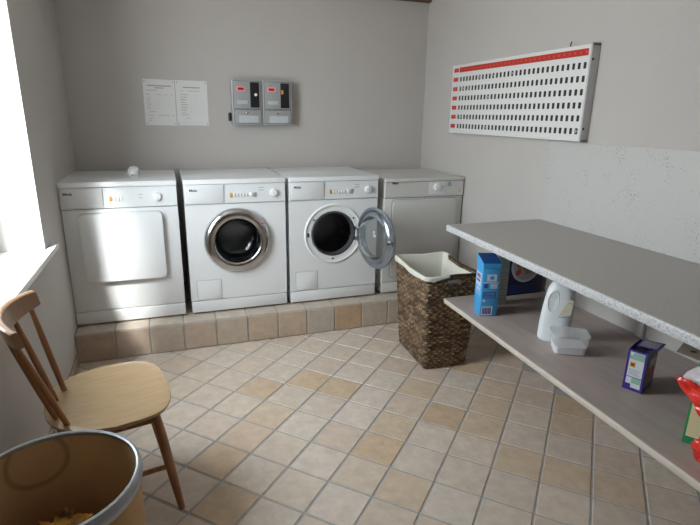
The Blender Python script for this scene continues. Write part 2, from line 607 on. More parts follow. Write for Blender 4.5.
def tiles_floor():
    rnd = random.Random(11)
    b = B()
    bm = b.bm
    b.mi(M['tile'])
    b.mi(M['grout'])
    lay = bm.faces.layers.int.new('cid')
    cols = []
    ex = (cos(TH), sin(TH))
    ey = (-sin(TH), cos(TH))
    g = 0.0035
    for i in range(-30, 12):
        for j in range(-30, 30):
            base = [(i + PH[0], j + PH[1]), (i + 1 + PH[0], j + PH[1]), (i + 1 + PH[0], j + 1 + PH[1]), (i + PH[0], j + 1 + PH[1])]
            cx = sum(p[0] for p in base) / 4
            cy = sum(p[1] for p in base) / 4

            def P(p, inset):
                sx = (cx + (p[0] - cx) * (1 - 2 * inset / TS)) * TS
                sy = (cy + (p[1] - cy) * (1 - 2 * inset / TS)) * TS
                return (sx * ex[0] + sy * ey[0], sx * ex[1] + sy * ey[1])
            low = clip_poly([P(p, g) for p in base], XL, 0, YF, -0.01)
            top = clip_poly([P(p, g + 0.003) for p in base], XL + 0.001, -0.001, YF + .001, -0.011)
            if not low or len(low) != len(top):
                continue
            if (i, j) in ORANGE:
                c = jitter_col((0.57, 0.43, 0.295), rnd)
            elif (i, j) in MILD:
                c = jitter_col((0.60, 0.475, 0.35), rnd)
            else:
                c = jitter_col(rnd.choice(PAL), rnd)
                if rnd.random() < 0.1 and (i, j)[1] > 2:
                    c = jitter_col((0.45, 0.34, 0.22), rnd)
            cols.append(c)
            tv = [bm.verts.new((x, y, 0.0)) for x, y in top]
            lv = [bm.verts.new((x, y, -0.004)) for x, y in low]
            fs = [bm.faces.new(tv)]
            for k in range(len(tv)):
                kk = (k + 1) % len(tv)
                fs.append(bm.faces.new((lv[k], lv[kk], tv[kk], tv[k])))
            for f in fs:
                f[lay] = len(cols)
    gv = [bm.verts.new(p) for p in ((XL - WT, YF - .2, -0.003), (0.2, YF - .2, -0.003), (0.2, 0.2, -0.003), (XL - WT, 0.2, -0.003))]
    gf = bm.faces.new(gv)
    gf.material_index = 1
    bv = [bm.verts.new(p) for p in ((XL - WT, YF - .2, -0.12), (0.2, YF - .2, -0.12), (0.2, 0.2, -0.12), (XL - WT, 0.2, -0.12))]
    for k in range(4):
        f = bm.faces.new((gv[k], gv[(k + 1) % 4], bv[(k + 1) % 4], bv[k]))
        f.material_index = 1
    f = bm.faces.new(bv)
    f.material_index = 1
    bm.faces.ensure_lookup_table()
    ids = [f[lay] for f in bm.faces]
    for f in bm.faces:
        if f.normal.z < -0.5 and f.material_index == 0:
            f.normal_flip()
    bmesh.ops.recalc_face_normals(bm, faces=[f for f in bm.faces if f.material_index == 0])
    o = struct(b.obj('floor', recalc=False))
    shade_faces(o, {k: cols[c - 1] for k, c in enumerate(ids) if c > 0})
    return o


tiles_floor()

# walls
w = B().box6(XL - WT, 0.2, 0, 0.2, -0.1, ZC + .1, M['wall']); struct(w.obj('wall_back'))
w = B().box6(0, 0.2, YF, 0.0, -0.1, ZC + .1, M['wall']); struct(w.obj('wall_right'))
w = B().box6(XL - WT, 0.2, YF - .2, YF, -0.1, ZC + .1, M['wall']); struct(w.obj('wall_front'))
w = B()
w.box6(XL - WT, XL, WY1, 0, -0.1, ZC + .1, M['wall'])
w.box6(XL - WT, XL, YF, WY0, -0.1, ZC + .1, M['wall'])
w.box6(XL - WT, XL, WY0, WY1, -0.1, WZ0 - .03, M['wall'])
w.box6(XL - WT, XL, WY0, WY1, WZ1, ZC + .1, M['wall'])
struct(w.obj('wall_left'))
w = B().box6(XL - WT, 0.2, YF - .2, 0.2, ZC, ZC + .12, M['ceiling']); struct(w.obj('ceiling'))
# brown timber strip where the back wall meets the ceiling
w = B().box6(XL + .002, -0.002, -0.05, -0.001, 2.238, ZC, M['beam'], bev=0.006); struct(w.obj('trim_1'))

# window
win = thing('window_1', 'white framed window in the left wall', 'window')
del win['label']; del win['category']
struct(win)
b = B()
fx0, fx1 = XL - 0.27, XL - 0.20
for (y0, y1, z0, z1) in ((WY0, WY1, WZ0, WZ0 + .06), (WY0, WY1, WZ1 - .06, WZ1), (WY0, WY0 + .06, WZ0 + .06, WZ1 - .06), (WY1 - .06, WY1, WZ0 + .06, WZ1 - .06)):
    b.box6(fx0, fx1, y0, y1, z0, z1, M['pvc'], bev=0.006)
b.obj('window_frame', win)
b = B()
sx0, sx1 = XL - 0.25, XL - 0.19
a0, a1, c0, c1 = WY0 + .055, WY1 - .055, WZ0 + .055, WZ1 - .055
for (y0, y1, z0, z1) in ((a0, a1, c0, c0 + .05), (a0, a1, c1 - .05, c1), (a0, a0 + .05, c0 + .05, c1 - .05), (a1 - .05, a1, c0 + .05, c1 - .05)):
    b.box6(sx0, sx1, y0, y1, z0, z1, M['pvc'], bev=0.006)
b.obj('window_sash', win)
B().box6(XL - .224, XL - .220, a0 + .045, a1 - .045, c0 + .045, c1 - .045, M['glass']).obj('window_pane', win)
b = B().box6(XL - .2, XL + .036, WY0 + .002, WY1 - .002, WZ0 - .03, WZ0, M['sill'], bev=0.006)
b.box6(XL + .001, XL + .036, WY1 - .01, WY1 + .13, WZ0 - .03, WZ0, M['sill'], bev=0.006)
b.box6(XL + .001, XL + .036, WY0 - .13, WY0 + .01, WZ0 - .03, WZ0, M['sill'], bev=0.006)
b.obj('window_sill', win)
b = B().box6(XL - .19, XL - .165, a0 + .01, a0 + .04, 1.42, 1.50, M['white'], bev=0.004)
b.box6(XL - .165, XL - .145, a0 + .015, a0 + .035, 1.34, 1.49, M['white'], bev=0.006)
b.obj('window_handle', win)

# tiled step under the machines
HP = 0.1803
YP = -0.8123
XP = -2.5466
TP = 0.1929


def tiled_block():
    rnd = random.Random(5)
    b = B()
    bm = b.bm
    b.mi(M['tile'])
    b.mi(M['grout'])
    lay = bm.faces.layers.int.new('cid')
    cols = []
    fr = {8: (0.52, 0.37, 0.235), 5: (0.53, 0.42, 0.31), 6: (0.53, 0.42, 0.315), 3: (0.51, 0.41, 0.32), 0: (0.44, 0.33, 0.25), 7: (0.49, 0.435, 0.38), 1: (0.48, 0.385, 0.30)}

    def slab(c0, c1, n, col):
        """tile face spanning corners (quad) raised by 4 mm along n"""
        cols.append(col)
        mid = [sum(p[k] for p in c0) / 4 for k in range(3)]
        lo, hi = [], []
        for p in c0:
            d = Vector(p) - Vector(mid)
            ln = [abs(x) for x in d]
            q = Vector(mid)
            q2 = Vector(mid)
            for k in range(3):
                if ln[k] > 1e-6:
                    q[k] += d[k] * (1 - 0.0035 / ln[k])
                    q2[k] += d[k] * (1 - 0.0065 / ln[k])
            lo.append(bm.verts.new(q))
            hi.append(bm.verts.new(q2 + Vector(n) * 0.004))
        fs = [bm.faces.new(hi)]
        for k in range(4):
            kk = (k + 1) % 4
            fs.append(bm.faces.new((lo[k], lo[kk], hi[kk], hi[k])))
        for f in fs:
            f[lay] = len(cols)
    xr = -0.002
    x0 = XL + .002
    k = 0
    y = YP + 0.004
    edges = [x0] + [XP + i * TP for i in range(1, 14)]
    for i in range(13):
        a, c = edges[i], min(edges[i + 1], xr)
        if c - a < 0.02:
            continue
        col = jitter_col(fr.get(i, rnd.choice([(0.51, 0.43, 0.345), (0.52, 0.445, 0.365)])), rnd)
        slab([(a, y, 0.002), (c, y, 0.002), (c, y, HP - .004), (a, y, HP - .004)], None, (0, -1, 0), col)
        zt = HP - 0.004
        for r in range(4):
            ya, yb = y + r * TP, min(y + (r + 1) * TP, -0.003)
            slab([(a, ya, zt), (c, ya, zt), (c, yb, zt), (a, yb, zt)], None, (0, 0, 1), jitter_col((0.53, 0.455, 0.375), rnd))
    ids_n = len(bm.faces)
    r = bmesh.ops.create_cube(bm, size=1)
    bmesh.ops.transform(bm, matrix=Matrix.Translation(((x0 + xr) / 2, (y + .001 - .002) / 2, (HP - .005) / 2)) @ Matrix.Diagonal((xr - x0, -y - .003, HP - .005, 1)), verts=r['verts'])
    for f in {f for v in r['verts'] for f in v.link_faces}:
        f.material_index = 1
    bmesh.ops.recalc_face_normals(bm, faces=bm.faces[:])
    bm.faces.ensure_lookup_table()
    # open slabs: force outward normals
    for f in bm.faces:
        if f.material_index == 0:
            if len(f.verts) == 4 and (f.normal.y > 0.7 or f.normal.z < -0.7):
                f.normal_flip()
    ids = [f[lay] for f in bm.faces]
    o = struct(b.obj('plinth', recalc=False))
    shade_faces(o, {k: cols[c - 1] for k, c in enumerate(ids) if c > 0})


tiled_block()


def skirting(name, x, y0, y1):
    rnd = random.Random(3)
    b = B()
    y = y1
    while y > y0 + .02:
        ya = max(y - 0.19, y0)
        b.box6(x, x + .009, ya + .003, y, 0.0, 0.07, M['tile'], bev=0.002)
        y = ya
    o = struct(b.obj(name))
    me = o.data
    ca = me.color_attributes.new('tile', 'FLOAT_COLOR', 'CORNER')
    for p in me.polygons:
        k = int((y1 - p.center.y) / 0.19)
        c = [(0.36, 0.28, 0.2, 1), (0.40, 0.34, 0.26, 1), (0.42, 0.33, 0.24, 1)][k % 3]
        for li in p.loop_indices:
            ca.data[li].color = c


skirting('baseboard_left', XL + .0005, YF + .05, YP - .005)


# ------------------------------------------------------------------ laundry machines
MH = 0.8466
YFRONT = -0.693


def hole_panel(b, W, z0, z1, cx, cz, R, y, m, N=72):
    """flat front sheet with a round hole, joined by a ring of quads"""
    angs = sorted(set([2 * pi * k / N for k in range(N)] + [atan2(zz - cz, xx - cx) % (2 * pi) for xx in (0, W) for zz in (z0, z1)]))
    inner, outer = [], []
    for a in angs:
        c, s = cos(a), sin(a)
        t = 1e9
        if c > 1e-9: t = min(t, (W - cx) / c)
        if c < -1e-9: t = min(t, (0 - cx) / c)
        if s > 1e-9: t = min(t, (z1 - cz) / s)
        if s < -1e-9: t = min(t, (z0 - cz) / s)
        outer.append((cx + c * t, y, cz + s * t))
        inner.append((cx + c * R, y, cz + s * R))
    b.rings([outer, inner], m, True, smooth=False)


def machine_common(root, W, H, depth, en, kind, panel_z=0.698, lid_t=0.028):
    # feet
    for fx in (0.05, W - .05):
        for fy in (0.06, depth - .06):
            B().lathe([(0.018, 0.0), (0.018, 0.010), (0.010, 0.011), (0.010, 0.03)], M['dark'], 16, T=Matrix.Translation((fx, fy, 0)), cap0=True, cap1=True).obj('foot', root)
    b = B()
    if kind == 'washer':
        b.poly([(0, 0, .09), (0, depth, .012), (0, depth, H - lid_t), (0, 0, H - lid_t), (0, .03, .012), (0, .03, .09)], [(0, 5, 4, 1, 2, 3)], en)
        b.poly([(W, 0, .09), (W, depth, .012), (W, depth, H - lid_t), (W, 0, H - lid_t), (W, .03, .012), (W, .03, .09)], [(0, 3, 2, 1, 4, 5)], en)
        b.poly([(0, depth, .012), (W, depth, .012), (W, depth, H - lid_t), (0, depth, H - lid_t)], [(0, 1, 2, 3)], en)
        b.poly([(0, .03, .012), (W, .03, .012), (W, depth, .012), (0, depth, .012)], [(0, 1, 2, 3)], en)
        hole_panel(b, W, 0.09, panel_z - .001, W * .491, 0.468, 0.150, 0.0, en)
        b.poly([(0, 0, .09), (W, 0, .09), (W, .03, .09), (0, .03, .09)], [(0, 1, 2, 3)], en)
        b.poly([(0, .012, panel_z - .002), (W, .012, panel_z - .002), (W, .012, H - lid_t), (0, .012, H - lid_t)], [(0, 1, 2, 3)], en)
        o = b.obj('body', root, recalc=False)
    else:
        b.box6(0, W, 0.0, depth, 0.09, panel_z - .002, en, bev=0.006)
        b.box6(0.001, W - .001, 0.012, depth, 0.05, H - lid_t, en)
        b.box6(0, W, 0.03, depth, 0.012, 0.1, en, bev=0.003)
        o = b.obj('body', root)
    # toe panel: a skirt along the bottom, proud by a few millimetres
    B().box6(0.001, W - .001, -0.004, 0.028, 0.012, 0.084, en, bev=0.004).obj('toe_panel', root)
    # lid
    B().prism(rrect(-0.001, W + .001, -0.012, depth, 0.005), H - lid_t + .001, H, en, bev=0.006, seg=3).obj('lid', root)
    return o


def fascia(root, W, H, en, panel_z, lid_t, depth_out=0.010):
    b = B()
    z0, z1 = panel_z, H - lid_t - .001
    # slightly leaning control fascia
    b.rings([[(0.0005, .02, z0), (W - .0005, .02, z0), (W - .0005, .02, z1), (0.0005, .02, z1)],
             [(0.0005, -depth_out + .003, z0), (W - .0005, -depth_out + .003, z0), (W - .0005, -.003, z1), (0.0005, -.003, z1)],
             [(0.003, -depth_out, z0 + .003), (W - .003, -depth_out, z0 + .003), (W - .003, -.006, z1 - .002), (0.003, -.006, z1 - .002)]],
            en, True, True, True, smooth=False)
    return b.obj('control_panel', root)


def fp(u, z):
    """a point on the leaning fascia plane; returns y of its face"""
    t = (z - .70) / (.818 - .70)
    return -0.010 + 0.004 * max(0, min(1, t))


def dial(root, x, z, r, m, m2):
    y = fp(0, z)
    T = Matrix.Translation((x, y, z)) @ FRONT
    B().lathe([(r * 1.35, 0.0), (r * 1.35, 0.0015), (r * 1.2, 0.002)], m2, 32, T=T, cap1=True).obj('dial_ring', root)
    b = B().lathe([(r, 0.001), (r * .96, 0.014), (r * .86, 0.017), (r * .3, 0.0175)], m, 32, T=T, cap1=True)
    b.box((0, 0, .0185), (r * .16, r * 1.7, .003), m, bev=.001, T=T)
    b.obj('dial', root)


def push_button(root, x, z, w, h, m):
    y = fp(0, z)
    B().box((x, y - .003, z), (w, .008, h), m, bev=.0022).obj('button', root)


def drawer(root, W, x1, z0, z1, en):
    b = B()
    y = -0.0085
    b.box6(0.012, x1, -0.013, -0.004, z0, z1, en, bev=0.003)
    d = b.obj('dispenser_drawer', root)
    B().box6(x1 + .0005, x1 + .003, -0.0112, -0.004, z0, z1, M['groove']).obj('drawer_gap', root)
    return d


def logo(parent, x, z, y=-0.0132, size=0.021):
    T = Matrix.Translation((x, y, z)) @ FRONT
    return text_obj('logo', 'Miele', size, M['logo'], parent, T)


def drum_cavity(root, cx, cz):
    T = Matrix.Translation((cx, 0, cz)) @ FRONT
    b = B().lathe([(0.138, -0.05), (0.215, -0.09), (0.22, -0.14), (0.22, -0.38), (0.20, -0.41), (0.05, -0.415)], M['steel'], 64, T=T, cap1=True)
    # three paddles inside the drum
    for k in range(3):
        a = radians(100 + 120 * k)
        b.box((0.185 * cos(a), 0.185 * sin(a), -0.26), (0.03, 0.03, 0.22), M['steel'], bev=0.012, T=T)
    # perforation dots
    for k in range(22):
        for r in range(6):
            a = 2 * pi * (k + .5 * (r % 2)) / 22
            b.lathe([(0.0, 0.0), (0.004, 0.0)], M['dark'], 6, T=T @ Matrix.Translation((0.2185 * cos(a), 0.2185 * sin(a), -0.15 - .035 * r)) @ Matrix.Rotation(a, 4, 'Z') @ Matrix.Rotation(-pi / 2, 4, 'Y'))
    b.obj('drum', root, recalc=False)
    b = B().lathe([(0.152, 0.0), (0.150, 0.004), (0.142, 0.005), (0.137, -0.004), (0.140, -0.02), (0.134, -0.030), (0.136, -0.045), (0.150, -0.055)], M['rubber'], 64, T=T)
    b.obj('door_gasket', root)


def washer_door(root, T, ring_m, closed=True):
    glass = M['bowl'] if closed else M['bowl_open']
    """round glass door; local z points out of the front of the machine when shut"""
    d = B()
    d.lathe([(0.135, 0.018), (0.139, 0.030), (0.147, 0.036), (0.165, 0.038), (0.183, 0.033), (0.197, 0.021), (0.203, 0.008), (0.203, 0.002), (0.196, 0.0),
             (0.172, 0.001), (0.160, -0.010), (0.140, -0.012), (0.135, 0.0), (0.135, 0.018)], ring_m, 96, T=T)
    dr = d.obj('door', root)
    g = B()
    th = 0.005
    prof = [(0.136, 0.012), (0.131, 0.0), (0.124, -0.03), (0.112, -0.055), (0.085, -0.070), (0.045, -0.077), (0.004, -0.079)]
    outer = prof
    inner = [(max(r - th, 0.003), z + th) for r, z in prof]
    g.lathe(outer + list(reversed(inner)) + [outer[0]], glass, 64, T=T)
    g.obj('door_glass', dr)
    return dr


def washing_machine(label, loc, W, door_open):
    root = thing('washing_machine', label, 'washing machine', loc, 0, 'row of front loading laundry machines')
    en = M['enamel']
    lid = 0.028
    machine_common(root, W, MH, 0.61, en, 'washer')
    cp = fascia(root, W, MH, M['enamel_panel'], 0.70, lid)
    dw = drawer(root, W, 0.228, 0.706, 0.812, M['enamel_panel'])
    logo(dw, 0.030, 0.777)
    push_button(root, 0.270, 0.750, 0.012, 0.028, M['orange'])
    for k in range(5):
        push_button(root, 0.292 + k * .0185, 0.750, 0.010, 0.024, M['white'])
    B().lathe([(0.0135, 0), (0.0125, .010), (0.009, .012)], M['white'], 24, T=Matrix.Translation((0.394, fp(0, .752), .752)) @ FRONT, cap1=True).obj('temperature_knob', root)
    B().box((0.421, fp(0, .75) - .001, .748), (0.014, .003, .030), M['print_grey'], bev=.001).obj('indicator_window', root)
    b = B()
    for k in range(3):
        for r in range(2):
            b.box((0.445 + k * .011, fp(0, .787) - .0005, 0.775 + r * .016), (0.007, .001, .006), M['print_grey'])
    b.obj('panel_print', root)
    dial(root, 0.533, 0.757, 0.0225, M['white'], M['enamel_panel'])
    cx, cz = W * .491, 0.468
    drum_cavity(root, cx, cz)
    # filter flap bottom left
    fl = B().prism(rrect(0.040, 0.186, 0.093, 0.219, .006), 0.0005, 0.003, en, bev=.0008, T=FRONT).obj('filter_flap', root)
    g = B()
    for (x0, x1, z0, z1) in ((.0375, .0395, .092, .221), (.1865, .1885, .092, .221), (.0375, .1885, .2195, .2215)):
        g.box6(x0, x1, -.0012, -.0002, z0, z1, M['groove'])
    g.obj('flap_gap', root)
    if not door_open:
        washer_door(root, Matrix.Translation((cx, -0.006, cz)) @ FRONT, M['chrome'])
        b = B()
        b.box((cx + .148, -.046, cz + .105), (0.034, .002, .006), M['red'], T=Matrix.Identity(4))
        b.obj('door_sticker', root)
    else:
        T = Matrix.Translation((cx, 0, cz)) @ FRONT
        b = B().lathe([(0.152, -.004), (0.158, 0.003), (0.172, 0.002), (0.186, 0.004), (0.193, 0.010), (0.200, 0.006), (0.202, 0.0)], en, 96, T=T)
        b.obj('door_surround', root)
        for a in (36, 144, 268):
            B().lathe([(0.006, 0.0), (0.006, 0.006), (0.003, .007)], M['rubber'], 12, T=T @ Matrix.Translation((.170 * cos(radians(a)), .170 * sin(radians(a)), .002)), cap1=True).obj('gasket_clip', root)
        B().box((cx - .176, -.004, cz), (.010, .006, .026), M['black'], bev=.002).obj('latch_hole', root)
        hx = cx + .170
        th = radians(104)
        # the door swings about a vertical hinge at the right of the opening
        H = Matrix.Translation((hx - .006, -0.018, cz)) @ Matrix.Rotation(th, 4, 'Z') @ Matrix.Translation((-.190, 0, 0)) @ FRONT @ Matrix.Diagonal((.985, .985, 1, 1))
        dr = washer_door(root, H, M['chrome_dark'], False)
        for dz in (-.035, .035):
            B().box6(hx - .03, hx + .006, -.032, -.001, cz + dz - .012, cz + dz + .012, M['chrome'], bev=.003).obj('hinge', root)
        lt = B()
        lt.box((-.176, 0, -.008), (.040, .030, .020), M['chrome'], bev=.003, T=H)
        lt.box((-.181, 0, -.020), (.012, .010, .018), M['black'], bev=.002, T=H)
        lt.obj('latch', dr)
    return root


def dryer_door_panel(root, x0, x1, z0, z1, r, out_, m, name='door'):
    b = B().prism(rrect(x0, x1, z0, z1, r, 8), 0.0, out_, m, bev=.0035, seg=3, T=FRONT)
    return b.obj(name, root)


def tumble_dryer_left():
    W = 0.611
    root = thing('tumble_dryer', 'white tumble dryer against the left wall with a wide raised door panel', 'tumble dryer', (-2.560, YFRONT, HP), 0,
                 'row of front loading laundry machines')
    en = M['enamel']
    W = 0.613
    machine_common(root, W, MH, 0.61, en, 'dryer')
    fascia(root, W, MH, M['enamel_panel'], 0.70, .028)
    dw = drawer(root, W, 0.217, 0.706, 0.812, M['enamel_panel'])
    logo(dw, 0.022, 0.778)
    push_button(root, 0.258, 0.752, 0.013, 0.026, M['orange'])
    for k in range(3):
        push_button(root, 0.278 + k * .018, 0.752, 0.011, 0.024, M['white'])
    b = B()
    for k in range(2):
        for r in range(3):
            b.box((0.408 + k * .012, fp(0, .76) - .0003, 0.735 + r * .018), (0.007, .001, .005), M['print_grey'])
    b.obj('panel_print', root)
    dial(root, 0.503, 0.757, 0.0235, M['white'], M['enamel_panel'])
    B().prism(rrect(0.083, 0.524, 0.271, 0.675, 0.028, 8), 0.0, .003, M['groove'], T=FRONT).obj('door_seal', root)
    d = dryer_door_panel(root, 0.086, 0.521, 0.274, 0.672, 0.026, 0.034, en)
    b = B().box6(0.515, 0.5225, -.026, -.008, 0.46, 0.54, M['groove'], bev=.002)
    b.obj('handle_recess', d)
    return root


def tumble_dryer_right():
    W = 0.6074
    H = 0.821
    root = thing('tumble_dryer', 'ivory tumble dryer beside the right wall behind the wicker basket', 'tumble dryer', (-0.6190, -0.6913, HP), 0,
                 'row of front loading laundry machines')
    en = M['enamel_old']
    machine_common(root, W, H, 0.61, en, 'dryer', panel_z=0.690, lid_t=0.022)
    fascia(root, W, H, en, 0.692, .022, 0.006)
    text = logo(root, 0.052, 0.783, y=-0.0066)
    b = B().prism(rrect(.330, .458, .706, .790, .004), 0.004, 0.0075, M['enamel_panel'], T=FRONT)
    b.obj('dial_plate', root)
    T = Matrix.Translation((.392, -.0075, .757)) @ FRONT
    B().lathe([(0.026, 0), (0.025, 0.014), (0.020, .017)], M['white'], 32, T=T, cap1=True).obj('dial', root)
    b = B().box((.492, -.0068, .775), (.026, .002, .034), M['print_grey'], bev=.001)
    b.obj('indicator_window', root)
    B().lathe([(0.007, 0), (0.006, .005)], M['orange'], 16, T=Matrix.Translation((.572, -.006, .724)) @ FRONT, cap1=True).obj('pilot_lamp', root)
    # door with a frame line round it
    b = B()
    b.prism(rrect(.052, .558, .118, .682, .028, 8), 0.0, .004, M['groove'], T=FRONT)
    b.obj('door_seal', root)
    d = dryer_door_panel(root, .060, .553, .124, .674, .024, .016, en)
    B().box6(.5485, .556, -.011, -.003, .37, .46, M['groove'], bev=.002).obj('handle_recess', d)
    return root


tumble_dryer_left()
washing_machine('white washing machine with its round chrome door shut', (-1.9092, YFRONT, HP), 0.6074, False)
washing_machine('white washing machine with its round glass door swung open', (-1.2777, YFRONT, HP), 0.6074, True)
tumble_dryer_right()

# clear plastic dosing ball on the left dryer
t = thing('dosing_ball', 'small clear plastic dosing ball lying on top of the left dryer', 'dosing ball', (-2.182, -0.485, HP + MH))
T = Matrix.Translation((0, 0, 0.0335)) @ Matrix.Rotation(radians(140), 4, 'X')
prof = [(0.034 * sin(pi * k / 14), -0.034 * cos(pi * k / 14)) for k in range(0, 12)]
prof[0] = (0.002, -0.034)
inn = [(max(r - .003, .001), z + .002) for r, z in reversed(prof)]
B().lathe(prof + inn, M['clearplastic'], 32, T=T).obj('shell', t)
B().lathe([(prof[-1][0] - .004, prof[-1][1] - .001), (prof[-1][0] + .002, prof[-1][1] - .001), (prof[-1][0] + .002, prof[-1][1] + .003), (prof[-1][0] - .004, prof[-1][1] + .003), (prof[-1][0] - .004, prof[-1][1] - .001)],
          M['white'], 32, T=T).obj('rim', t)


# ------------------------------------------------------------------ notices on the back wall
def notice(label, x0, z0, w, h, tilt, kind):
    t = thing('notice_sheet', label, 'notice', (x0 + w / 2, -0.0005, z0 + h / 2), 0, 'printed notices pinned to the back wall')
    t.rotation_euler = (0, radians(tilt), 0)
    T = FRONT
    B().box((0, 0, .001), (w, h, .0016), M['paper'], T=T).obj('paper', t)
    b = B()
    rnd = random.Random(4 if kind else 9)

    def line(x, z, l, k=M['ink'], hh=.0045):
        b.box((x + l / 2, z, .0020), (l, hh, .0004), k, T=T)
    if kind == 0:
        line(-.075, .108, .155, M['inkdark'], .007)
        line(-.030, .094, .060, M['inkdark'], .006)
        line(-.085, .077, .075)
        for x, l in ((-.085, .030), (-.02, .035), (.030, .022), (.066, .018)):
            line(x, .052, l, M['ink'], .005)
        for k in range(6):
            line(-.083, .030 - k * .014, .030 - .004 * (k % 3))
        for k in range(9):
            b.box((-.035 + k * .015, .0, .0020), (.0008, .085, .0003), M['ink'], T=T)
        line(-.07, -.060, .045)
        for x, l in ((-.078, .035), (-.015, .075), (.074, .016)):
            line(x, -.083, l)
        line(-.078, -.104, .030)
        line(-.078, -.120, .022)
    else:
        line(-.055, .102, .110, M['inkdark'], .007)
        line(-.075, .080, .020)
        line(-.025, .080, .085)
        for k in range(9):
            line(-.075, .055 - k * .0165, .048 - .005 * (k % 4), M['inkdark'], .004)
        for k in range(5):
            b.box((-.005 + k * .020, -.015, .0020), (.0008, .150, .0003), M['ink'], T=T)
        line(-.05, -.100, .03)
        line(-.075, -.130, .15, M['ink'], .001)
    b.obj('printed_text', t)
    for sx in (-1, 1):
        for sz in (-1, 1):
            B().lathe([(0.0045, .001), (0.0045, .0045), (.002, .006)], M['inkdark'], 12, T=T @ Matrix.Translation((sx * (w / 2 - .010), sz * (h / 2 - .013), 0)), cap1=True).obj('pin', t)


notice('left printed notice sheet pinned to the back wall above the dryer', -2.100, 1.320, .200, .297, 0.8, 0)
notice('right printed list sheet pinned next to the other notice on back wall', -1.894, 1.321, .208, .296, 0.4, 1)


# ------------------------------------------------------------------ coin meters
def coin_meter(label, x0, kind):
    w, h, d = .212, .306, .085
    t = thing('coin_meter', label, 'coin meter', (x0 - .004, -0.0005, 1.328), 0, 'coin meters on the back wall')
    b = B().box((w / 2, -d / 2, h / 2), (w - .002, d, h), M['meter'], bev=.006)
    b.obj('housing', t)
    T = Matrix.Translation((0, -d, 0)) @ FRONT
    g = B().prism(rrect(.0115, w - .0095, .1095, h - .0095, .003), -.0005, .0010, M['dark'], T=T)
    g.prism(rrect(.0115, w - .0095, .0115, .1065, .003), -.0005, .0010, M['dark'], T=T)
    g.obj('panel_gap', t)
    up = B().prism(rrect(.014, w - .012, .112, h - .012, .003), -.001, .004, M['meter_door'], bev=.001, T=T).obj('upper_panel', t)
    dr = B().prism(rrect(.014, w - .012, .014, .104, .003), -.001, .006, M['meter_door'], bev=.001, T=T).obj('coin_box_door', t)
    b = B().box((.064, .243, .0048), (.060, .032, .002), M['pink'], T=T, bev=.0006)
    b.box((.064, .243, .0060), (.042, .017, .001), M['red'], T=T)
    b.box((.064, .243, .0066), (.034, .009, .0008), M['darkred'], T=T)
    b.obj('display_label', up)
    B().box((.072, .155, .0048), (.074, .024, .0015), M['label'], T=T).obj('instruction_label', up)
    b = B()
    for k in range(4):
        b.box((.042 + k * .020, .198, .0044), (.003, .022, .0008), M['print_grey'], T=T)
    b.obj('vent_lines', up)
    cm = B().prism(rrect(w - .084, w - .022, .120, h - .018, .003), .003, .008, M['black'], bev=.001, T=T).obj('coin_slot_panel', up)
    if kind == 0:
        B().lathe([(.010, .008), (.010, .014), (.007, .016)], M['white'], 20, T=T @ Matrix.Translation((w - .046, .206, 0)), cap1=True).obj('return_button', cm)
        B().box((-.013, -.052, .055), (.020, .040, .058), M['black'], bev=.006).obj('side_switch', t)
    else:
        b = B().box((w - .072, .228, .0085), (.017, .028, .001), M['orange'], T=T)
        b.box((w - .072, .232, .0092), (.009, .004, .0006), M['print_grey'], T=T)
        b.box((w - .072, .224, .0092), (.009, .004, .0006), M['print_grey'], T=T)
        b.obj('orange_sticker', cm)
    B().box((.112, .041, .0070), (.135, .048, .0015), M['label'], T=T).obj('door_label', dr)
    b = B().lathe([(.008, .006), (.008, .012), (.006, .013)], M['chrome'], 20, T=T @ Matrix.Translation((.103, .084, 0)), cap1=True)
    b.box((.103, .084, .0132), (.002, .008, .001), M['dark'], T=T)
    b.obj('lock', dr)


coin_meter('left grey coin meter with white button on its black strip, above the washers', -1.5265, 0)
coin_meter('right grey coin meter with orange sticker on its black strip, above the washers', -1.3125, 1)


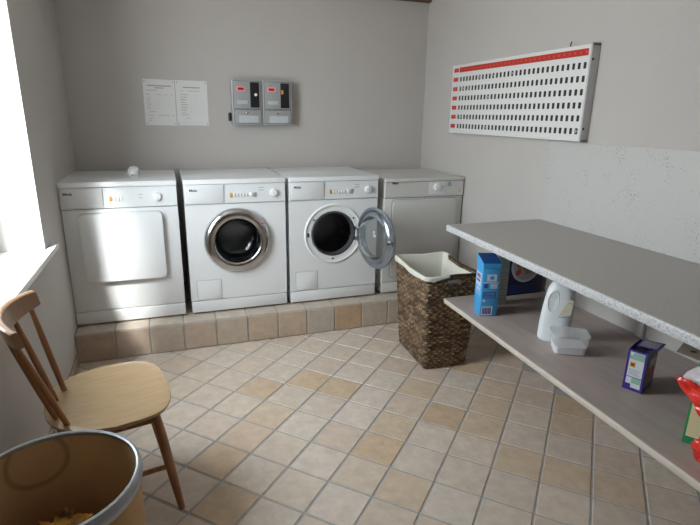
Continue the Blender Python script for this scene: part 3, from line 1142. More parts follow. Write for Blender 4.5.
# ------------------------------------------------------------------ booking board on the right wall
def booking_board():
    y0, y1, z0, z1, d = -.5055, -1.7758, 1.2987, 1.752, .0476
    L = y0 - y1
    H = z1 - z0
    t = thing('booking_board', 'white laundry booking board with red strip and rows of slots on right wall', 'booking board', (0, y0, z0))
    T = RWALL
    B().box6(.001, L - .001, .001, H - .001, 0.0008, d - .006, M['alu'], bev=.001, T=T).obj('casing', t)
    b = B().box6(0.008, L - .008, .008, H - .008, d - .008, d, M['board'], bev=.0015, T=T)
    face = b.obj('board_face', t)
    fr = B()
    for (xa, xb, ya, yb) in ((0, L, 0, .010), (0, L, H - .010, H), (0, .010, .010, H - .010)):
        fr.box6(xa, xb, ya, yb, .002, d + .002, M['board'], bev=.002, T=T)
    fr.obj('frame', t)
    pr = B().box6(L - .010, L, 0, H, .0008, d + .003, M['alu'], bev=.002, T=T)
    pr.box6(L - .012, L + .002, H - .002, H + .004, .0008, d + .004, M['groove'], T=T)
    pr.box6(L - .012, L + .002, -.004, .002, .0008, d + .004, M['groove'], T=T)
    pr = pr.obj('end_profile', t)
    for zz in (.06, H - .07):
        B().lathe([(.006, 0), (.005, .003)], M['dark'], 12, T=T @ Matrix.Translation((L, zz, d * .8)) @ Matrix.Rotation(pi / 2, 4, 'Y'), cap1=True).obj('screw', pr)
    # red date strip and red row labels
    b = B().box6(.086, L - .022, .402, .434, d - .001, d + .0012, M['boardred'], T=T)
    rnd = random.Random(2)
    for k in range(31):
        b.box((.1120 + k * .03745, .418, d + .0014), (.0045 if k < 9 else .008, .010, .0004), M['boardmark'], T=T)
    b.obj('date_strip', t)
    zs = [.3575 - i * .0618 for i in range(6)]
    for i, zz in enumerate([.418] + zs):
        b = B().box6(.018, .076, zz - .013, zz + .013, d - .001, d + .0012, M['boardred'], T=T)
        b.box((.046, zz, d + .0014), (.020, .005, .0004), M['boardmark'], T=T)
        b.obj('row_label', t)
    pegs = {(0, 6), (0, 10), (0, 15), (1, 1), (1, 3), (2, 9), (4, 1), (5, 9), (5, 30)}
    b = B()
    for i, zz in enumerate(zs):
        for k in range(31):
            x = .1120 + k * .03745
            # flat plate; the shade of an open slot is put into its colour
            b.prism(rrect(x - .0088, x + .0088, zz - .0148, zz + .0148, .003, 3), d - .001, d + .0006, M['slot'], T=T)
    sl = b.obj('slots', t)
    sl['kind'] = 'stuff'
    for (i, k) in sorted(pegs):
        x, zz = .1120 + k * .03745, zs[i]
        b = B().lathe([(.0070, .0), (.0070, .006), (.0060, .008), (.002, .0085)], M['alu'], 16, T=T @ Matrix.Translation((x, zz, d)), cap1=True)
        b.box((x, zz, d + .0088), (.0025, .010, .001), M['dark'], T=T)
        b.obj('lock_peg', t)
    b = B().tube([(-.02, -1.0 * 0 - .0, 0)] * 0 or [Vector(T @ Vector((L - .17, H - .002, d * .6))), Vector(T @ Vector((L - .17, H + .016, d * .6))), Vector(T @ Vector((L - .165, H + .026, d * .6)))], .0035, M['dark'], 8)
    b.obj('hook', t)


booking_board()

# ------------------------------------------------------------------ worktop, splashback and shelf
YW = -1.507
ZW = .8535


def slab_top(name, xs, y0, y1, z1, th, top_m, edge_m, label, cat, under_m, edge_name):
    """board whose front edge runs from xs[0] (far end) to xs[1] (near end)"""
    t = thing(name, label, cat, (0, y0, z1 - th))
    Ly = y1 - y0
    out_ = [(-.0005, 0), (xs[0] + .004, 0), (xs[1] + .004, Ly), (-.0005, Ly)]
    b = B().prism([(x, y) for x, y in out_], 0, th, top_m)
    b.obj('board', t)
    b = B()
    n = 14
    rings = []
    for px, py in ((xs[0], 0.0), (xs[1], Ly)):
        ring = []
        for dx, z in ((.006, 0.0), (.0015, .0), (0, .002), (0, th - .005), (.0015, th - .0015), (.006, th + .0004)):
            ring.append((px + dx, py, z))
        rings.append(ring)
    b.rings(rings, edge_m, True, True, True, smooth=False)
    # edging on the far end
    b.box6(xs[0] + .002, -.001, .0, .004 + .0015, 0.0, th + .0003, edge_m, T=Matrix.Translation((0, -0.0045 + .003, 0)))
    b.obj(edge_name, t)
    return t


NEAR = -3.55
slab_top('worktop', (-.609, -.609 - .061 * (YW - NEAR)), YW, NEAR, ZW, .032, M['wtop'], M['wedge'],
         'long grey speckled worktop with white flecked edge along the right wall', 'worktop', M['wtop'], 'edge_strip')
ZS = .4514
YS = -1.549
slab_top('shelf_board', (-.619, -.619 - .0444 * (YS - NEAR)), YS, NEAR, ZS, .024, M['shelf'], M['shelfedge'],
         'grey wood laminate shelf under the worktop holding the detergent', 'shelf', M['shelf'], 'edge_strip')

sp = B().box6(-.008, -.0005, NEAR, YW, ZW + .0005, 1.290, M['splash'], bev=.001)
tag(sp.obj('splashback'), 'white splashback panel with dark flecks above the worktop', 'splashback')


def upright(y, label):
    t = thing('shelf_upright', label, 'shelf support', (0, y, 0))
    for za, zb in ((0.0, ZS - .025), (ZS + .001, ZW - .033)):
        B().box6(-.020, -.0005, -.019, .019, za, zb, M['bracket'], bev=.003).obj('post', t)
    for zt, L_ in ((ZS - .025, .40), (ZW - .033, .42)):
        b = B()
        b.poly([(-.019, -.004, zt), (-L_, -.004, zt), (-L_, -.004, zt - .015), (-.019, -.004, zt - .10), (-.019, .004, zt), (-L_, .004, zt), (-L_, .004, zt - .015), (-.019, .004, zt - .10)],
               [(0, 1, 2, 3), (7, 6, 5, 4), (0, 4, 5, 1), (1, 5, 6, 2), (2, 6, 7, 3), (3, 7, 4, 0)], M['bracket'])
        if zt < .6:
            b.obj('bracket', t)
        else:
            b.bm.free()
    return t


upright(-2.262, 'white upright post on the wall between worktop and shelf behind the violet box')


# ------------------------------------------------------------------ wicker basket
def rr_param(hx, hy, r, n):
    """points round a rounded rectangle at equal steps, with outward normals; starts at (+x, -y) going counter-clockwise"""
    segs = []
    Ls = [2 * (hy - r), pi / 2 * r, 2 * (hx - r), pi / 2 * r] * 2
    tot = sum(Ls)
    res = []
    for k in range(n):
        s = tot * k / n
        i = 0
        while s > Ls[i] - 1e-12:
            s -= Ls[i]
            i += 1
            if i == 8:
                i = 0
                break
        q = i // 2
        if i % 2 == 0:
            p = [(hx, -hy + r + s), (hx - r - s, hy), (-hx, hy - r - s), (-hx + r + s, -hy)][q]
            nn = [(1, 0), (0, 1), (-1, 0), (0, -1)][q]
        else:
            a = s / r + [0, pi / 2, pi, 3 * pi / 2][q]
            c = [(hx - r, hy - r), (-hx + r, hy - r), (-hx + r, -hy + r), (hx - r, -hy + r)][q]
            nn = (cos(a), sin(a))
            p = (c[0] + r * cos(a), c[1] + r * sin(a))
        res.append((p, nn, k / n * tot))
    return res, tot


def basket():
    t = thing('laundry_basket', 'brown woven laundry basket with cream cloth liner standing on the tiles', 'laundry basket', (-.537, -1.297, 0), radians(-3.5))
    H = .558
    bot, top_ = (.134, .204), (.170, .231)
    rnd = random.Random(8)
    NS = 368
    ROWS = 38
    SUB = 5
    b = B()
    bm = b.bm
    b.mi(M['wicker'])
    lay = bm.verts.layers.float_vector.new('col')
    grid = []
    rowcols = [[0.7 + rnd.random() * .6 for _ in range(60)] for _ in range(ROWS)]

    def rim_z(nn):
        # the rim sags between the corners
        return 0.0

    def at(v, k, off=0.0):
        hx = bot[0] + (top_[0] - bot[0]) * v
        hy = bot[1] + (top_[1] - bot[1]) * v
        pts, tot = cache[v]
        (x, y), nn, s = pts[k]
        return x, y, nn, s, tot
    cache = {}
    zmax = []
    for r in range(ROWS * SUB + 1):
        v = r / (ROWS * SUB)
        hx = bot[0] + (top_[0] - bot[0]) * v
        hy = bot[1] + (top_[1] - bot[1]) * v
        pts, tot = rr_param(hx, hy, .028, NS)
        row = min(int(r / SUB), ROWS - 1)
        fr = (r - row * SUB) / SUB
        ring = []
        for k in range(NS):
            (x, y), nn, s = pts[k]
            u = k / NS
            jit = .35 * noise.noise((x * 25, y * 25, row * 3.1))
            ph_ = u * 31 + .5 * (row % 2) + jit
            wv = cos(2 * pi * ph_)
            cell = int(math.floor(ph_)) % 60
            base = rowcols[row][cell]
            prof = sqrt(max(0, 1 - (2 * fr - 1) ** 2))
            d = (.0062 + .005 * (base - 1)) * prof * (.55 + .45 * wv) + .0016 * noise.noise((x * 60, y * 60, v * 60))
            z = .004 + (H - .004) * v + .0035 * noise.noise((x * 30, y * 30, row * 1.7)) * (1 if 0 < v < 1 else 0)
            z += sag(u) * v ** 2
            vert = bm.verts.new((x + nn[0] * d, y + nn[1] * d, z))
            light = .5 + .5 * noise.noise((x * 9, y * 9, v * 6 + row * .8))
            c0 = Vector((.040, .021, .012)).lerp(Vector((.62, .42, .235)), max(0, min(1, (base - .7) * 1.0 * (.4 + light) * (.65 + .35 * wv) + .05 + .14 * noise.noise((x * 150, y * 150, v * 300)))))  # random strand tone, with highlights on the crests put into the colour
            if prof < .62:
                c0 = c0 * .5  # crease shade between the rows put into the strand colour
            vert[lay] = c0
            ring.append(vert)
        grid.append(ring)
    for r in range(ROWS * SUB):
        v = r / (ROWS * SUB)
        for k in range(NS):
            kk = (k + 1) % NS
            x = grid[r][k].co.x
            onshort = abs(abs(grid[r][k].co.y) - (bot[1] + (top_[1] - bot[1]) * v)) < .02
            if onshort and abs(x) < .042 and .905 < v < .962:
                continue
            f = bm.faces.new((grid[r][k], grid[r][kk], grid[r + 1][kk], grid[r + 1][k]))
            f.smooth = True
    bm.faces.new(list(reversed(grid[0])))
    bm.verts.ensure_lookup_table()
    vc = [tuple(v[lay]) for v in bm.verts]
    o = b.obj('woven_body', t, recalc=False, sharp=180)
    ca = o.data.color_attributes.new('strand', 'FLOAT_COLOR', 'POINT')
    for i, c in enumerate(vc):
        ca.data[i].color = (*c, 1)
    md = o.modifiers.new('thickness', 'SOLIDIFY')
    md.thickness = .006
    md.offset = -1
    # rim cord
    pts, tot = rr_param(top_[0], top_[1], .028, 160)
    path = [(p[0], p[1], H + sag(k / 160) + .002) for k, (p, nn, s) in enumerate(pts)]
    rs = []
    for k, (p, nn, s) in enumerate(pts):
        tw = k * .9
        rs.append([(p[0] + nn[0] * (.0075 * cos(a) - .002), p[1] + nn[1] * (.0075 * cos(a) - .002), path[k][2] + .0065 * sin(a)) for a in [2 * pi * j / 8 for j in range(8)]])
    B().rings(rs + [rs[0]], M['wicker_rim'], True).obj('rim', t)
    # cream liner: folded over the rim, down the inside walls, across the bottom
    n = 160
    b = B()
    nrows = []
    def drop(u):
        # u: 0 at right-front corner, round through right side, back, left, front
        # right side 0..~.3, back ~.3..5, left ~.5...8, front .8..1
        return lerp_tab(u, [(0, 0), (.03, .0), (.10, 0.0), (.22, .0), (.27, .010), (.30, .014), (.45, .014), (.52, .018), (.60, .010), (.68, .016), (.765, .010), (.79, .014), (.80, .018), (.812, .010), (.85, .005), (.89, 0), (1, 0)])
    levels = []
    for lv in range(13):
        ring = []
        for k, (p, nn, s) in enumerate(pts):
            u = k / n
            dz = drop(u)
            top = H + sag(u)
            tuck = 1 if dz > .003 else 0
            wob = noise.noise((p[0] * 14, p[1] * 14, lv * .4))
            if tuck:
                prof = [(.0095, -dz), (.0098, -dz * .6), (.0100, -.002), (.0085, .0075), (.002, .0115), (-.006, .0090), (-.011, .002)]
            else:
                prof = [(-.0095, -.020), (-.0098, -.019), (-.010, -.018), (-.0103, -.017), (-.0106, -.016), (-.0109, -.015), (-.0112, -.016)]
            if lv < 7:
                off, z = prof[lv]
                z = top + z + (.003 * wob if lv == 0 else 0)
                v = 1
                fold = 0
            else:
                v = 1 - (lv - 6) / 6 * .96
                off = -.013
                z = .004 + (H - .004) * v + sag(u) * v ** 2
                fold = (.006 * sin(u * 2 * pi * 17 + lv * .3) + .008 * wob) * min(1, (lv - 6) / 2)
                fold = -abs(fold)
            hxr = (bot[0] + (top_[0] - bot[0]) * v) / top_[0]
            hyr = (bot[1] + (top_[1] - bot[1]) * v) / top_[1]
            ring.append((p[0] * hxr + nn[0] * (off + fold), p[1] * hyr + nn[1] * (off + fold), z))
        levels.append(ring)
    b.rings(levels, M['cloth'], True, cap1=True)
    lo = b.obj('cloth_liner', t, recalc=False, sharp=180)


def lerp_tab(u, tab):
    for (a, x), (c, y) in zip(tab[:-1], tab[1:]):
        if a <= u <= c:
            return x + (y - x) * (u - a) / (c - a) if c > a else x
    return tab[-1][1]


def sag(u):
    # small dips of the rim along each side; corners stay up
    return lerp_tab(u, [(0, .008), (.14, -.004), (.28, .010), (.37, .0), (.48, .010), (.53, .010), (.64, -.004), (.78, .004), (.80, .002), (.89, .012), (.97, .010), (1, .008)])


basket()


# ------------------------------------------------------------------ detergents on the shelf
def frame_z(loc, xdir):
    a = atan2(xdir[1], xdir[0])
    return a


def carton(name, label, cat, corner, ang, w, d, h, m, group=None):
    """box whose front-left-bottom corner is at corner; x runs along the front, y goes back"""
    t = thing(name, label, cat, (corner[0], corner[1], ZS + .0005), ang, group)
    return t


def patch(b, x0, x1, z0, z1, m, lift=.0008, T=None, y=0.0):
    b.box6(x0, x1, y - lift, y + .0004, z0, z1, m, T=T)


def side_T():
    """maps a front-style patch (x along, z up, y out) onto the left side of a carton (x=0 plane, running back)"""
    return Matrix(((0, 1, 0, 0), (-1, 0, 0, 0), (0, 0, 1, 0), (0, 0, 0, 1)))


# sky blue detergent carton
def blue_carton():
    w, d, h = .086, .105, .287
    t = carton('detergent_box', 'bright blue detergent box with open sloping lid at the left end of the shelf', 'detergent box', (-.579, -1.829), atan2(-.28, .96), w, d, h, None)
    B().box6(0, w, 0, d, 0, .250, M['blue'], bev=.0012).obj('body', t)
    lb = B()
    e = .0015
    lb.poly([(-e, -e, .2515), (w + e, -e, .2515), (w + e, -e, .274), (-e, -e, .274), (-e, d, .2515), (w + e, d, .2515), (w + e, d, .300), (-e, d, .300)],
            [(0, 1, 2, 3), (5, 4, 7, 6), (4, 0, 3, 7), (1, 5, 6, 2), (4, 5, 1, 0)], M['blue'])
    lb.poly([(-e, -e, .274), (w + e, -e, .274), (w + e, d, .300), (-e, d, .300)], [(0, 1, 2, 3)], M['bluedark'])
    lb.obj('lid', t)
    B().box6(.001, w - .001, .001, d - .001, .2502, .2512, M['black']).obj('opening', t)
    f = B()
    patch(f, .022, .070, .183, .218, M['palelabel'])
    f.lathe([(.013, .0), (.013, .0004)], M['bluelight'], 20, T=Matrix.Translation((.047, -.0006, .201)) @ FRONT, cap1=True)
    f.box((.047, -.0014, .201), (.014, .0005, .006), M['bluedark'])
    patch(f, .004, .083, .174, .178, M['palelabel'])
    patch(f, .010, .030, .148, .170, M['bluedark'])
    patch(f, .042, .076, .146, .170, M['palelabel'])
    for k in range(3):
        f.box6(.045, .072, -.0014, -.0008, .150 + k * .007, .153 + k * .007, M['bluelight'])
    patch(f, .008, .072, .095, .128, M['bluedark'])
    for k in range(4):
        f.box6(.012, .066, -.0014, -.0008, .099 + k * .007, .101 + k * .007, M['bluelight'])
    patch(f, .008, .022, .076, .088, M['palelabel'])
    patch(f, .006, .062, .006, .052, M['palelabel'])
    rnd = random.Random(6)
    x = .012
    while x < .056:
        wd_ = rnd.choice((.0012, .002, .003))
        f.box6(x, x + wd_, -.0014, -.0008, .012, .046, M['bluedark'])
        x += wd_ + rnd.choice((.0012, .002))
    f.obj('front_print', t)
    s = B()
    T = side_T()
    # side face runs back along local y; x here is measured from the back to the front
    for (a0, a1, z0, z1, m) in ((-.095, -.012, .10, .22, M['bluelight']), (-.088, -.02, .150, .214, M['palelabel']), (-.080, -.03, .198, .207, M['bluedark']), (-.080, -.03, .188, .197, M['red_print']), (-.080, -.03, .168, .180, M['bluedark']), (-.07, -.03, .125, .135, M['palelabel'])):
        s.box6(a0, a1, -.0008 - (.0006 if m not in (M['bluelight'],) else 0) - (.0006 if m in (M['bluedark'], M['red_print']) else 0), .0003, z0, z1, m, T=T)
    s.obj('side_print', t)


blue_carton()

# pale carton behind it
t = carton('detergent_box', 'pale grey green box standing half hidden behind the bright blue box', 'detergent box', (-.465, -1.715), radians(-4), .120, .05, .27, None)
B().box6(0, .120, 0, .05, 0, .265, M['carton_grey'], bev=.001).obj('body', t)
f = B()
patch(f, .004, .116, .20, .255, M['greenlabel'])
for k in range(9):
    f.box6(.065, .112, -.0012, .0002, .03 + k * .018, .036 + k * .018, M['print_grey'])
patch(f, .008, .058, .02, .18, M['palelabel'])
f.obj('front_print', t)

# dark carton with oval picture
t = carton('detergent_box', 'dark navy box with an oval picture standing at the back of the shelf', 'detergent box', (-.285, -1.618), radians(0), .255, .075, .33, None)
B().box6(0, .255, 0, .075, 0, .33, M['navy'], bev=.0015).obj('body', t)
f = B()


def oval(b, cx, cz, rx, rz, m, lift, n=40, rot=0.0):
    pts = []
    for k in range(n):
        a = 2 * pi * k / n
        x, z = rx * cos(a), rz * sin(a)
        pts.append((cx + x * cos(rot) - z * sin(rot), cz + x * sin(rot) + z * cos(rot)))
    b.prism(pts, 0.0, lift, m, T=FRONT)


oval(f, .132, .168, .096, .096, M['palelabel'], .0008, rot=.3)
oval(f, .132, .170, .082, .084, M['carton_grey'], .0012, rot=.3)
rnd = random.Random(12)
for k in range(26):
    a, r = rnd.uniform(0, 6.28), rnd.uniform(.01, .062)
    oval(f, .132 + r * cos(a), .170 + r * sin(a), rnd.uniform(.010, .022), rnd.uniform(.008, .018), rnd.choice([M['red_print'], M['red_print'], M['foodgreen'], M['yellow'], M['white'], M['kraft']]), .0014 + k * .00002, 14, rnd.uniform(0, 3))
for k in range(4):
    f.box6(.02, .235 - .03 * (k % 3), -.001, .0003, .012 + k * .013, .018 + k * .013, M['bluedark'])
f.obj('front_print', t)


# white bottle with grip
def bottle():
    t = thing('detergent_bottle', 'white plastic detergent bottle with a side grip on the shelf', 'bottle', (-.414, -2.160, ZS + .0005), radians(-44))
    prof = [(0.0, .90), (.004, .97), (.012, 1.0), (.08, 1.0), (.15, .97), (.20, .92), (.240, .84), (.262, .70), (.278, .50), (.286, .36), (.300, .34), (.316, .34)]
    n = 48
    rings = []
    for z, k in prof:
        ring = []
        sh = -.012 * (z / .3) ** 2 * 0
        for i in range(n):
            a = 2 * pi * i / n
            c, s_ = cos(a), sin(a)
            e = 0.75
            x = .066 * k * (abs(c) ** e) * (1 if c >= 0 else -1)
            y = .040 * min(1, k * 1.1) * (abs(s_) ** e) * (1 if s_ >= 0 else -1)
            ring.append((x + .016 * max(0, (z - .05)) / .25, y, z))
        rings.append(ring)
    B().rings(rings, M['hdpe'], True, True, True).obj('body', t)
    T = Matrix.Translation((.010, 0, .322))
    B().lathe([(.021, -.012), (.021, .0), (.020, .018), (.017, .020)], M['white'], 28, T=T, cap1=True, cap0=True).obj('cap', t)
    # embossed oval grip on the camera side
    gp = []
    for k in range(33):
        a = 2 * pi * k / 32
        zz = .190 + .048 * sin(a)
        xx = -.012 + .022 * cos(a) + .016 * (zz - .05) / .25
        gp.append((xx - .012, -.0372, zz))
    B().tube(gp, .0038, M['hdpe'], 8, caps=False).obj('grip_ring', t)
    pts = [(-.012 + .020 * cos(2 * pi * k / 32) + .009, .188 + .049 * sin(2 * pi * k / 32)) for k in range(32)]
    B().prism([(x - .012, z) for x, z in pts], .0335, .0392, M['hdpe_grip'], T=FRONT).obj('grip_panel', t)
    f = B()
    f.prism([(.014, .132), (.060, .134), (.066, .205), (.046, .208), (.028, .165)], .0300, .0405, M['beige'], T=FRONT)
    f.box6(.012, .058, -.0409, -.030, .122, .126, M['inkdark'])
    f.box6(.046, .062, -.0409, -.030, .190, .194, M['inkdark'])
    f.obj('paper_label', t)


bottle()


# plastic tub half full of powder
def tub():
    t = thing('plastic_tub', 'translucent plastic tub of white powder in front of the white bottle', 'tub', (-.440, -2.283, ZS + .0005), radians(-30))
    rings = []
    for z, k in ((0, .86), (.003, .89), (.078, .99), (.080, 1.03), (.085, 1.03), (.085, .985), (.078, .965), (.004, .86)):
        pts = rrect(-.073 * k, .073 * k, -.052 * k, .052 * k, .022 * k, 6)
        rings.append([(x, y, z) for x, y in pts])
    B().rings(rings, M['tub'], True, True, True).obj('container', t)
    rings = []
    for z, k in ((.005, .845), (.030, .885), (.036, .89)):
        pts = rrect(-.073 * k, .073 * k, -.052 * k, .052 * k, .022 * k, 6)
        rings.append([(x, y, z + .003 * sin(x * 60)) for x, y in pts])
    B().rings(rings, M['powder'], True, True, True).obj('powder', t)
    rings = []
    for z, k in ((.0855, 1.045), (.089, 1.045), (.0905, 1.02), (.0895, .97)):
        pts = rrect(-.073 * k, .073 * k, -.052 * k, .052 * k, .022 * k, 6)
        rings.append([(x, y, z) for x, y in pts])
    B().rings(rings, M['tub'], True, True, True).obj('lid', t)


tub()


# violet carton with hazard label
def violet_carton():
    w, d, h = .066, .118, .158
    ang = radians(-66)
    t = carton('detergent_box', 'small violet box with orange hazard square and torn open top flap', 'detergent box', (-.464, -2.589), ang, w, d, h, None)
    b = B()
    th = .0015
    b.box6(0, w, 0, th, 0, h, M['purple'])
    b.box6(0, w, d - th, d, 0, h, M['purple'])
    b.box6(0, th, th, d - th, 0, h, M['purple'])
    b.box6(w - th, w, th, d - th, 0, h, M['purple'])
    b.box6(th, w - th, th, d - th, 0, .002, M['purple'])
    body = b.obj('body', t)
    B().box6(th, w - th, .03, d - th - .001, .05, .125, M['powder']).obj('powder', t)
    # open flap at the top, leaning back and outwards
    T = Matrix.Translation((.012, 0, h + .001)) @ Matrix.Rotation(radians(-4), 4, 'Y')
    fl = B().box6(0, w + .008, .040, d + .004, 0, .0015, M['purple'], T=T)
    fl.box6(.006, w - .002, .050, d - .006, .0015, .0022, M['cartoninside'], T=T)
    fl.obj('top_flap', t)
    f = B()
    patch(f, .008, .058, .012, .150, M['palelabel'])
    patch(f, .008, .058, .122, .148, M['greenlabel'], .0012)
    patch(f, .010, .020, .138, .148, M['palelabel'], .0016)
    patch(f, .013, .031, .092, .112, M['hazard'], .0012)
    for a in (45, -45):
        f.box((.022, -.0015, .102), (.016, .0008, .0032), M['black'], T=Matrix.Translation((.022, 0, .102)) @ Matrix.Rotation(radians(a), 4, 'Y') @ Matrix.Translation((-.022, 0, -.102)))
    for k in range(5):
        f.box6(.012, .050 - .004 * (k % 3), -.0012, .0003, .062 + k * .005, .0638 + k * .005, M['print_grey'])
    patch(f, .026, .056, .030, .052, M['greenlabel'], .0012)
    patch(f, .008, .058, .052, .0545, M['purple'], .0012)
    patch(f, .006, .026, .008, .026, M['purple'], .0014)
    f.obj('front_print', t)
    s = B()
    T = Matrix.Translation((w, 0, 0)) @ Matrix(((0, -1, 0, 0), (1, 0, 0, 0), (0, 0, 1, 0), (0, 0, 0, 1)))
    for (a0, a1, z0, z1, m, l) in ((.014, .108, .018, .138, M['cartoninside'], .0008), (.03, .098, .05, .085, M['red_print'], .0014), (.04, .10, .09, .12, M['palelabel'], .0014), (.03, .09, .025, .042, M['kraft'], .0014)):
        s.box6(a0, a1, -l, .0003, z0, z1, m, T=T)
    s.obj('side_print', t)


violet_carton()


# green and yellow carton at the right edge with the red plastic bag over it
FLAP_C = (-.557, -2.826, .720)
FLAP_D = (-.450, -2.775, .722)


def green_carton():
    w, d, h = .16, .10, .275
    t = carton('detergent_box', 'green and yellow box with brown flap at the right edge under red plastic bag', 'detergent box', (-.559, -2.902), radians(-58), w, d, h, None)
    B().box6(0, w, 0, d, 0, h, M['greencarton'], bev=.0012).obj('body', t)
    f = B()
    patch(f, .006, .150, .026, h - .012, M['yellow'])
    patch(f, .006, .150, .20, h - .006, M['limecarton'], .0013)
    f.obj('front_print', t)

    inv = (Matrix.Translation((-.559, -2.902, ZS + .0005)) @ Matrix.Rotation(radians(-58), 4, 'Z')).inverted()
    P = [inv @ Vector(p) for p in ((-.557, -2.900, .7255), (-.474, -2.847, .7255), FLAP_D, FLAP_C)]
    th = Vector((0, 0, .0016))
    fb = B()
    fb.poly([*P, *[p + th for p in P]], [(3, 2, 1, 0), (4, 5, 6, 7), (0, 1, 5, 4), (1, 2, 6, 5), (2, 3, 7, 6), (3, 0, 4, 7)], M['kraft'])
    c = P[0].lerp(P[1], .45).lerp(P[3].lerp(P[2], .45), .35)
    nrm = (P[1] - P[0]).cross(P[3] - P[0]).normalized()
    if nrm.z < 0:
        nrm = -nrm
    T = Matrix.Translation(c + th * 1.3) @ nrm.to_track_quat('Z', 'Y').to_matrix().to_4x4()
    fb.lathe([(.008, 0), (.008, .0006)], M['dark'], 16, T=T, cap1=True)
    fb.obj('top_flap', t)

green_carton()


def crumple(b, center, size, m, seed, amp=.3, sub=4, T=None, freq=2.4):
    r = bmesh.ops.create_icosphere(b.bm, subdivisions=sub, radius=1.0)
    vs = r['verts']
    for v in vs:
        p = v.co.normalized()
        q = p * freq + Vector((seed, seed * 1.7, seed * .6))
        k = 1 + amp * noise.noise(q) + amp * .8 * abs(noise.noise(q * 2.3)) + amp * .35 * abs(noise.noise(q * 5.1))
        v.co = Vector((p.x * size[0], p.y * size[1], p.z * size[2])) * k
    b._fin(vs, list({f for v in vs for f in v.link_faces}), m, Matrix.Translation(center) @ (T or Matrix.Identity(4)), True)


def pouch(b, rows, yr, xc, half, m, seed, amp=.016):
    """crumpled bag: rows of (z, left edge y); closed cross-sections, noise-folded"""
    rings = []
    n = 44
    Z = len(rows) * 6
    z0, z1 = rows[0][0], rows[-1][0]
    for i in range(Z + 1):
        z = z0 + (z1 - z0) * i / Z
        yl = lerp_tab(z, rows)
        hh = half * (1 - .75 * abs(2 * i / Z - 1) ** 3)
        ring = []
        for k in range(n):
            a = 2 * pi * k / n
            c, s_ = cos(a), sin(a)
            y = (yl + yr) / 2 + (yl - yr) / 2 * (abs(c) ** .8) * (1 if c >= 0 else -1)
            x = xc + hh * s_
            p = Vector((x * 16 + seed, y * 16, z * 16))
            w = noise.noise(p) + .9 * abs(noise.noise(p * 2.1)) - .2 + .4 * noise.noise(p * 4.3)
            ring.append((x + amp * w * s_ * 1.3, y + amp * .35 * w * c, z + amp * .4 * noise.noise(p * 1.5)))
        rings.append(ring)
    b.rings(rings, m, True, True, True, True)


def red_bag():
    t = thing('plastic_bag', 'crumpled red plastic bag with clear top at right edge of the shelf', 'plastic bag', (0, 0, 0))
    b = B()
    pouch(b, [(.462, -2.994), (.475, -2.976), (.50, -2.966), (.52, -2.974), (.545, -2.990), (.595, -2.996), (.620, -2.960), (.65, -2.905), (.672, -2.885), (.68, -2.895)], -3.14, -.615, .030, M['redbag'], 3.3)
    b.obj('red_film', t, sharp=28)
    b = B()
    pouch(b, [(.680, -2.897), (.70, -2.905), (.725, -2.925), (.745, -2.95)], -3.10, -.612, .022, M['film'], 7.7, .012)
    b.obj('clear_film', t, sharp=28)


red_bag()

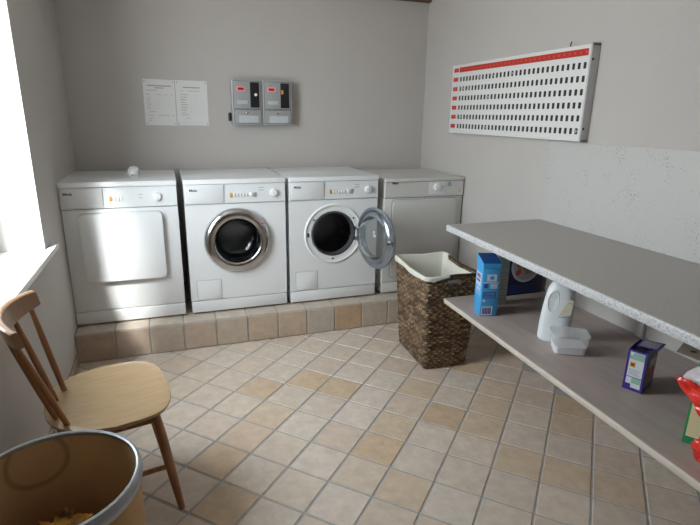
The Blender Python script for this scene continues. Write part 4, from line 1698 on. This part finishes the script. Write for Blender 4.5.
# ------------------------------------------------------------------ wooden chair
def chair():
    t = thing('wooden_chair', 'wooden spindle back chair with pale plywood seat below the window', 'chair', (-2.25, -2.03, 0), radians(10))
    SZ = .44
    # seat outline: wide in front (+x), narrow and rounded at the back
    out_ = []
    N = 72
    for k in range(N):
        a = 2 * pi * k / N
        c, s_ = cos(a), sin(a)
        e = .62 if c < 0 else .42
        x = .200 * (abs(c) ** e) * (1 if c >= 0 else -1)
        w = .232 - .045 * max(0, -x / .2) - .012 * max(0, x / .2)
        y = w * (abs(s_) ** .72) * (1 if s_ >= 0 else -1)
        out_.append((x, y))
    rings = []
    for z, k in ((-.018, .955), (-.014, .975), (-.006, .995), (-.001, .992), (.0, .975)):
        rings.append([(x * k, y * k, SZ + z) for x, y in out_])
    for k in (.85, .65, .4, .15):
        rings.append([(x * k, y * k, SZ - .007 * (1 - k ** 2)) for x, y in out_])
    B().rings(rings, M['seat'], True, True, True).obj('seat', t)
    # legs
    legs = {}
    for sx in (1, -1):
        for sy in (1, -1):
            p0 = Vector((.128 * sx, .142 * sy, SZ - .016))
            p1 = Vector((.186 * sx if sx > 0 else -.20, .172 * sy, 0))
            if sx < 0:
                p0.x = -.135
            pts = [p0.lerp(p1, k / 8) for k in range(9)]
            B().tube(pts, [.0125, .015, .017, .0175, .017, .016, .0145, .013, .0115], M['wood_dark'], 14).obj('leg', t)
            legs[(sx, sy)] = (p0, p1)
    def on(leg, z):
        p0, p1 = legs[leg]
        k = (SZ - .016 - z) / (SZ - .016)
        return p0.lerp(p1, k)
    for sy in (1, -1):
        for z in (.375, .185):
            B().tube([on((1, sy), z), on((1, sy), z).lerp(on((-1, sy), z), .5), on((-1, sy), z)], [.0085, .0105, .0085], M['wood_dark'], 10).obj('stretcher', t)
    B().tube([on((1, 1), .29), on((1, -1), .29)], .0095, M['wood_dark'], 10).obj('stretcher', t)
    B().tube([on((-1, 1), .26), on((-1, -1), .26)], .0095, M['wood_dark'], 10).obj('stretcher', t)
    # crest rail, bent: ends come forward
    cz = .778
    n = 24
    rs = []
    for k in range(n + 1):
        u = -1 + 2 * k / n
        y = .192 * u - .022
        x = -.262 + .062 * u * u - (y + .022) * .0 + .035 * u * .5
        hh = .031 - .006 * u ** 4
        th = .0105
        tl = radians(14)
        ang = atan2(2 * .058 * u / .178 * 1.0, 1.0)
        nx, ny = cos(ang), -sin(ang) * 1.0
        ring = []
        for (dx, dz) in ((th, -hh), (th * 1.1, 0), (th, hh - .004), (th * .5, hh), (-th * .5, hh), (-th, hh - .004), (-th * 1.1, 0), (-th, -hh), (-th * .5, -hh - .003), (th * .5, -hh - .003)):
            xx = dx - dz * math.tan(tl)
            ring.append((x + xx * nx, y + xx * ny, cz + dz))
        rs.append(ring)
    B().rings(rs, M['wood'], True, True, True).obj('crest_rail', t)
    # spindles
    for y0, x0, y1 in ((.100, -.135, .140), (.035, -.160, .048), (-.090, -.160, -.098), (-.140, -.130, -.186)):
        u = (y1 + .022) / .192
        p0 = Vector((x0, y0, SZ - .012))
        p1 = Vector((-.262 + .062 * u * u + .0175 * u + .004, y1, cz - .026))
        pts = [p0.lerp(p1, k / 6) for k in range(7)]
        B().tube(pts, [.0085, .0095, .0105, .0105, .010, .009, .0080], M['wood_dark'], 12).obj('spindle', t)


chair()


# ------------------------------------------------------------------ fibre drum
def fibre_drum():
    t = thing('fibre_drum', 'open brown fibre drum with steel rim beside the chair', 'drum', (-2.297, -2.695, 0))
    R, H = .187, .60
    B().lathe([(R, 0), (R, H - .004), (R - .005, H - .004), (R - .005, .012), (.002, .012)], M['fibre'], 96, cap0=True).obj('shell', t)
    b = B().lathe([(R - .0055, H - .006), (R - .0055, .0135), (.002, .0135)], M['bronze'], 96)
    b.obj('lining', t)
    prof = [(R - .0056, H - .008), (R - .0062, H - .003), (R - .005, H + .001), (R - .001, H + .0035), (R + .004, H + .002), (R + .0062, H - .003), (R + .0045, H - .009),
            (R + .0075, H - .014), (R + .0085, H - .019), (R + .0065, H - .024), (R + .0045, H - .028), (R + .0035, H - .036), (R + .001, H - .038)]
    B().lathe(prof, M['galv'], 128).obj('steel_rim', t)
    B().lathe([(R + .001, 0.0), (R + .003, .002), (R + .003, .035), (R + .001, .037)], M['galv'], 96).obj('bottom_hoop', t)
    return t


fibre_drum()
w = thing('wrapper', 'crumpled orange wrapper lying down inside the open fibre drum', 'wrapper', (-2.294, -2.647, .0145))
b = B()
crumple(b, (0, 0, .225), (.092, .092, .205), M['orangewrap'], 2.2, .34, 5)
for v in b.bm.verts:
    v.co.z = min(max(v.co.z, 0.0), .418)
    r_ = hypot(v.co.x + .003, v.co.y + .048)
    if r_ > .150:
        v.co.x, v.co.y = -.003 + (v.co.x + .003) * .150 / r_, -.048 + (v.co.y + .048) * .150 / r_
b.obj('film', w, sharp=25)
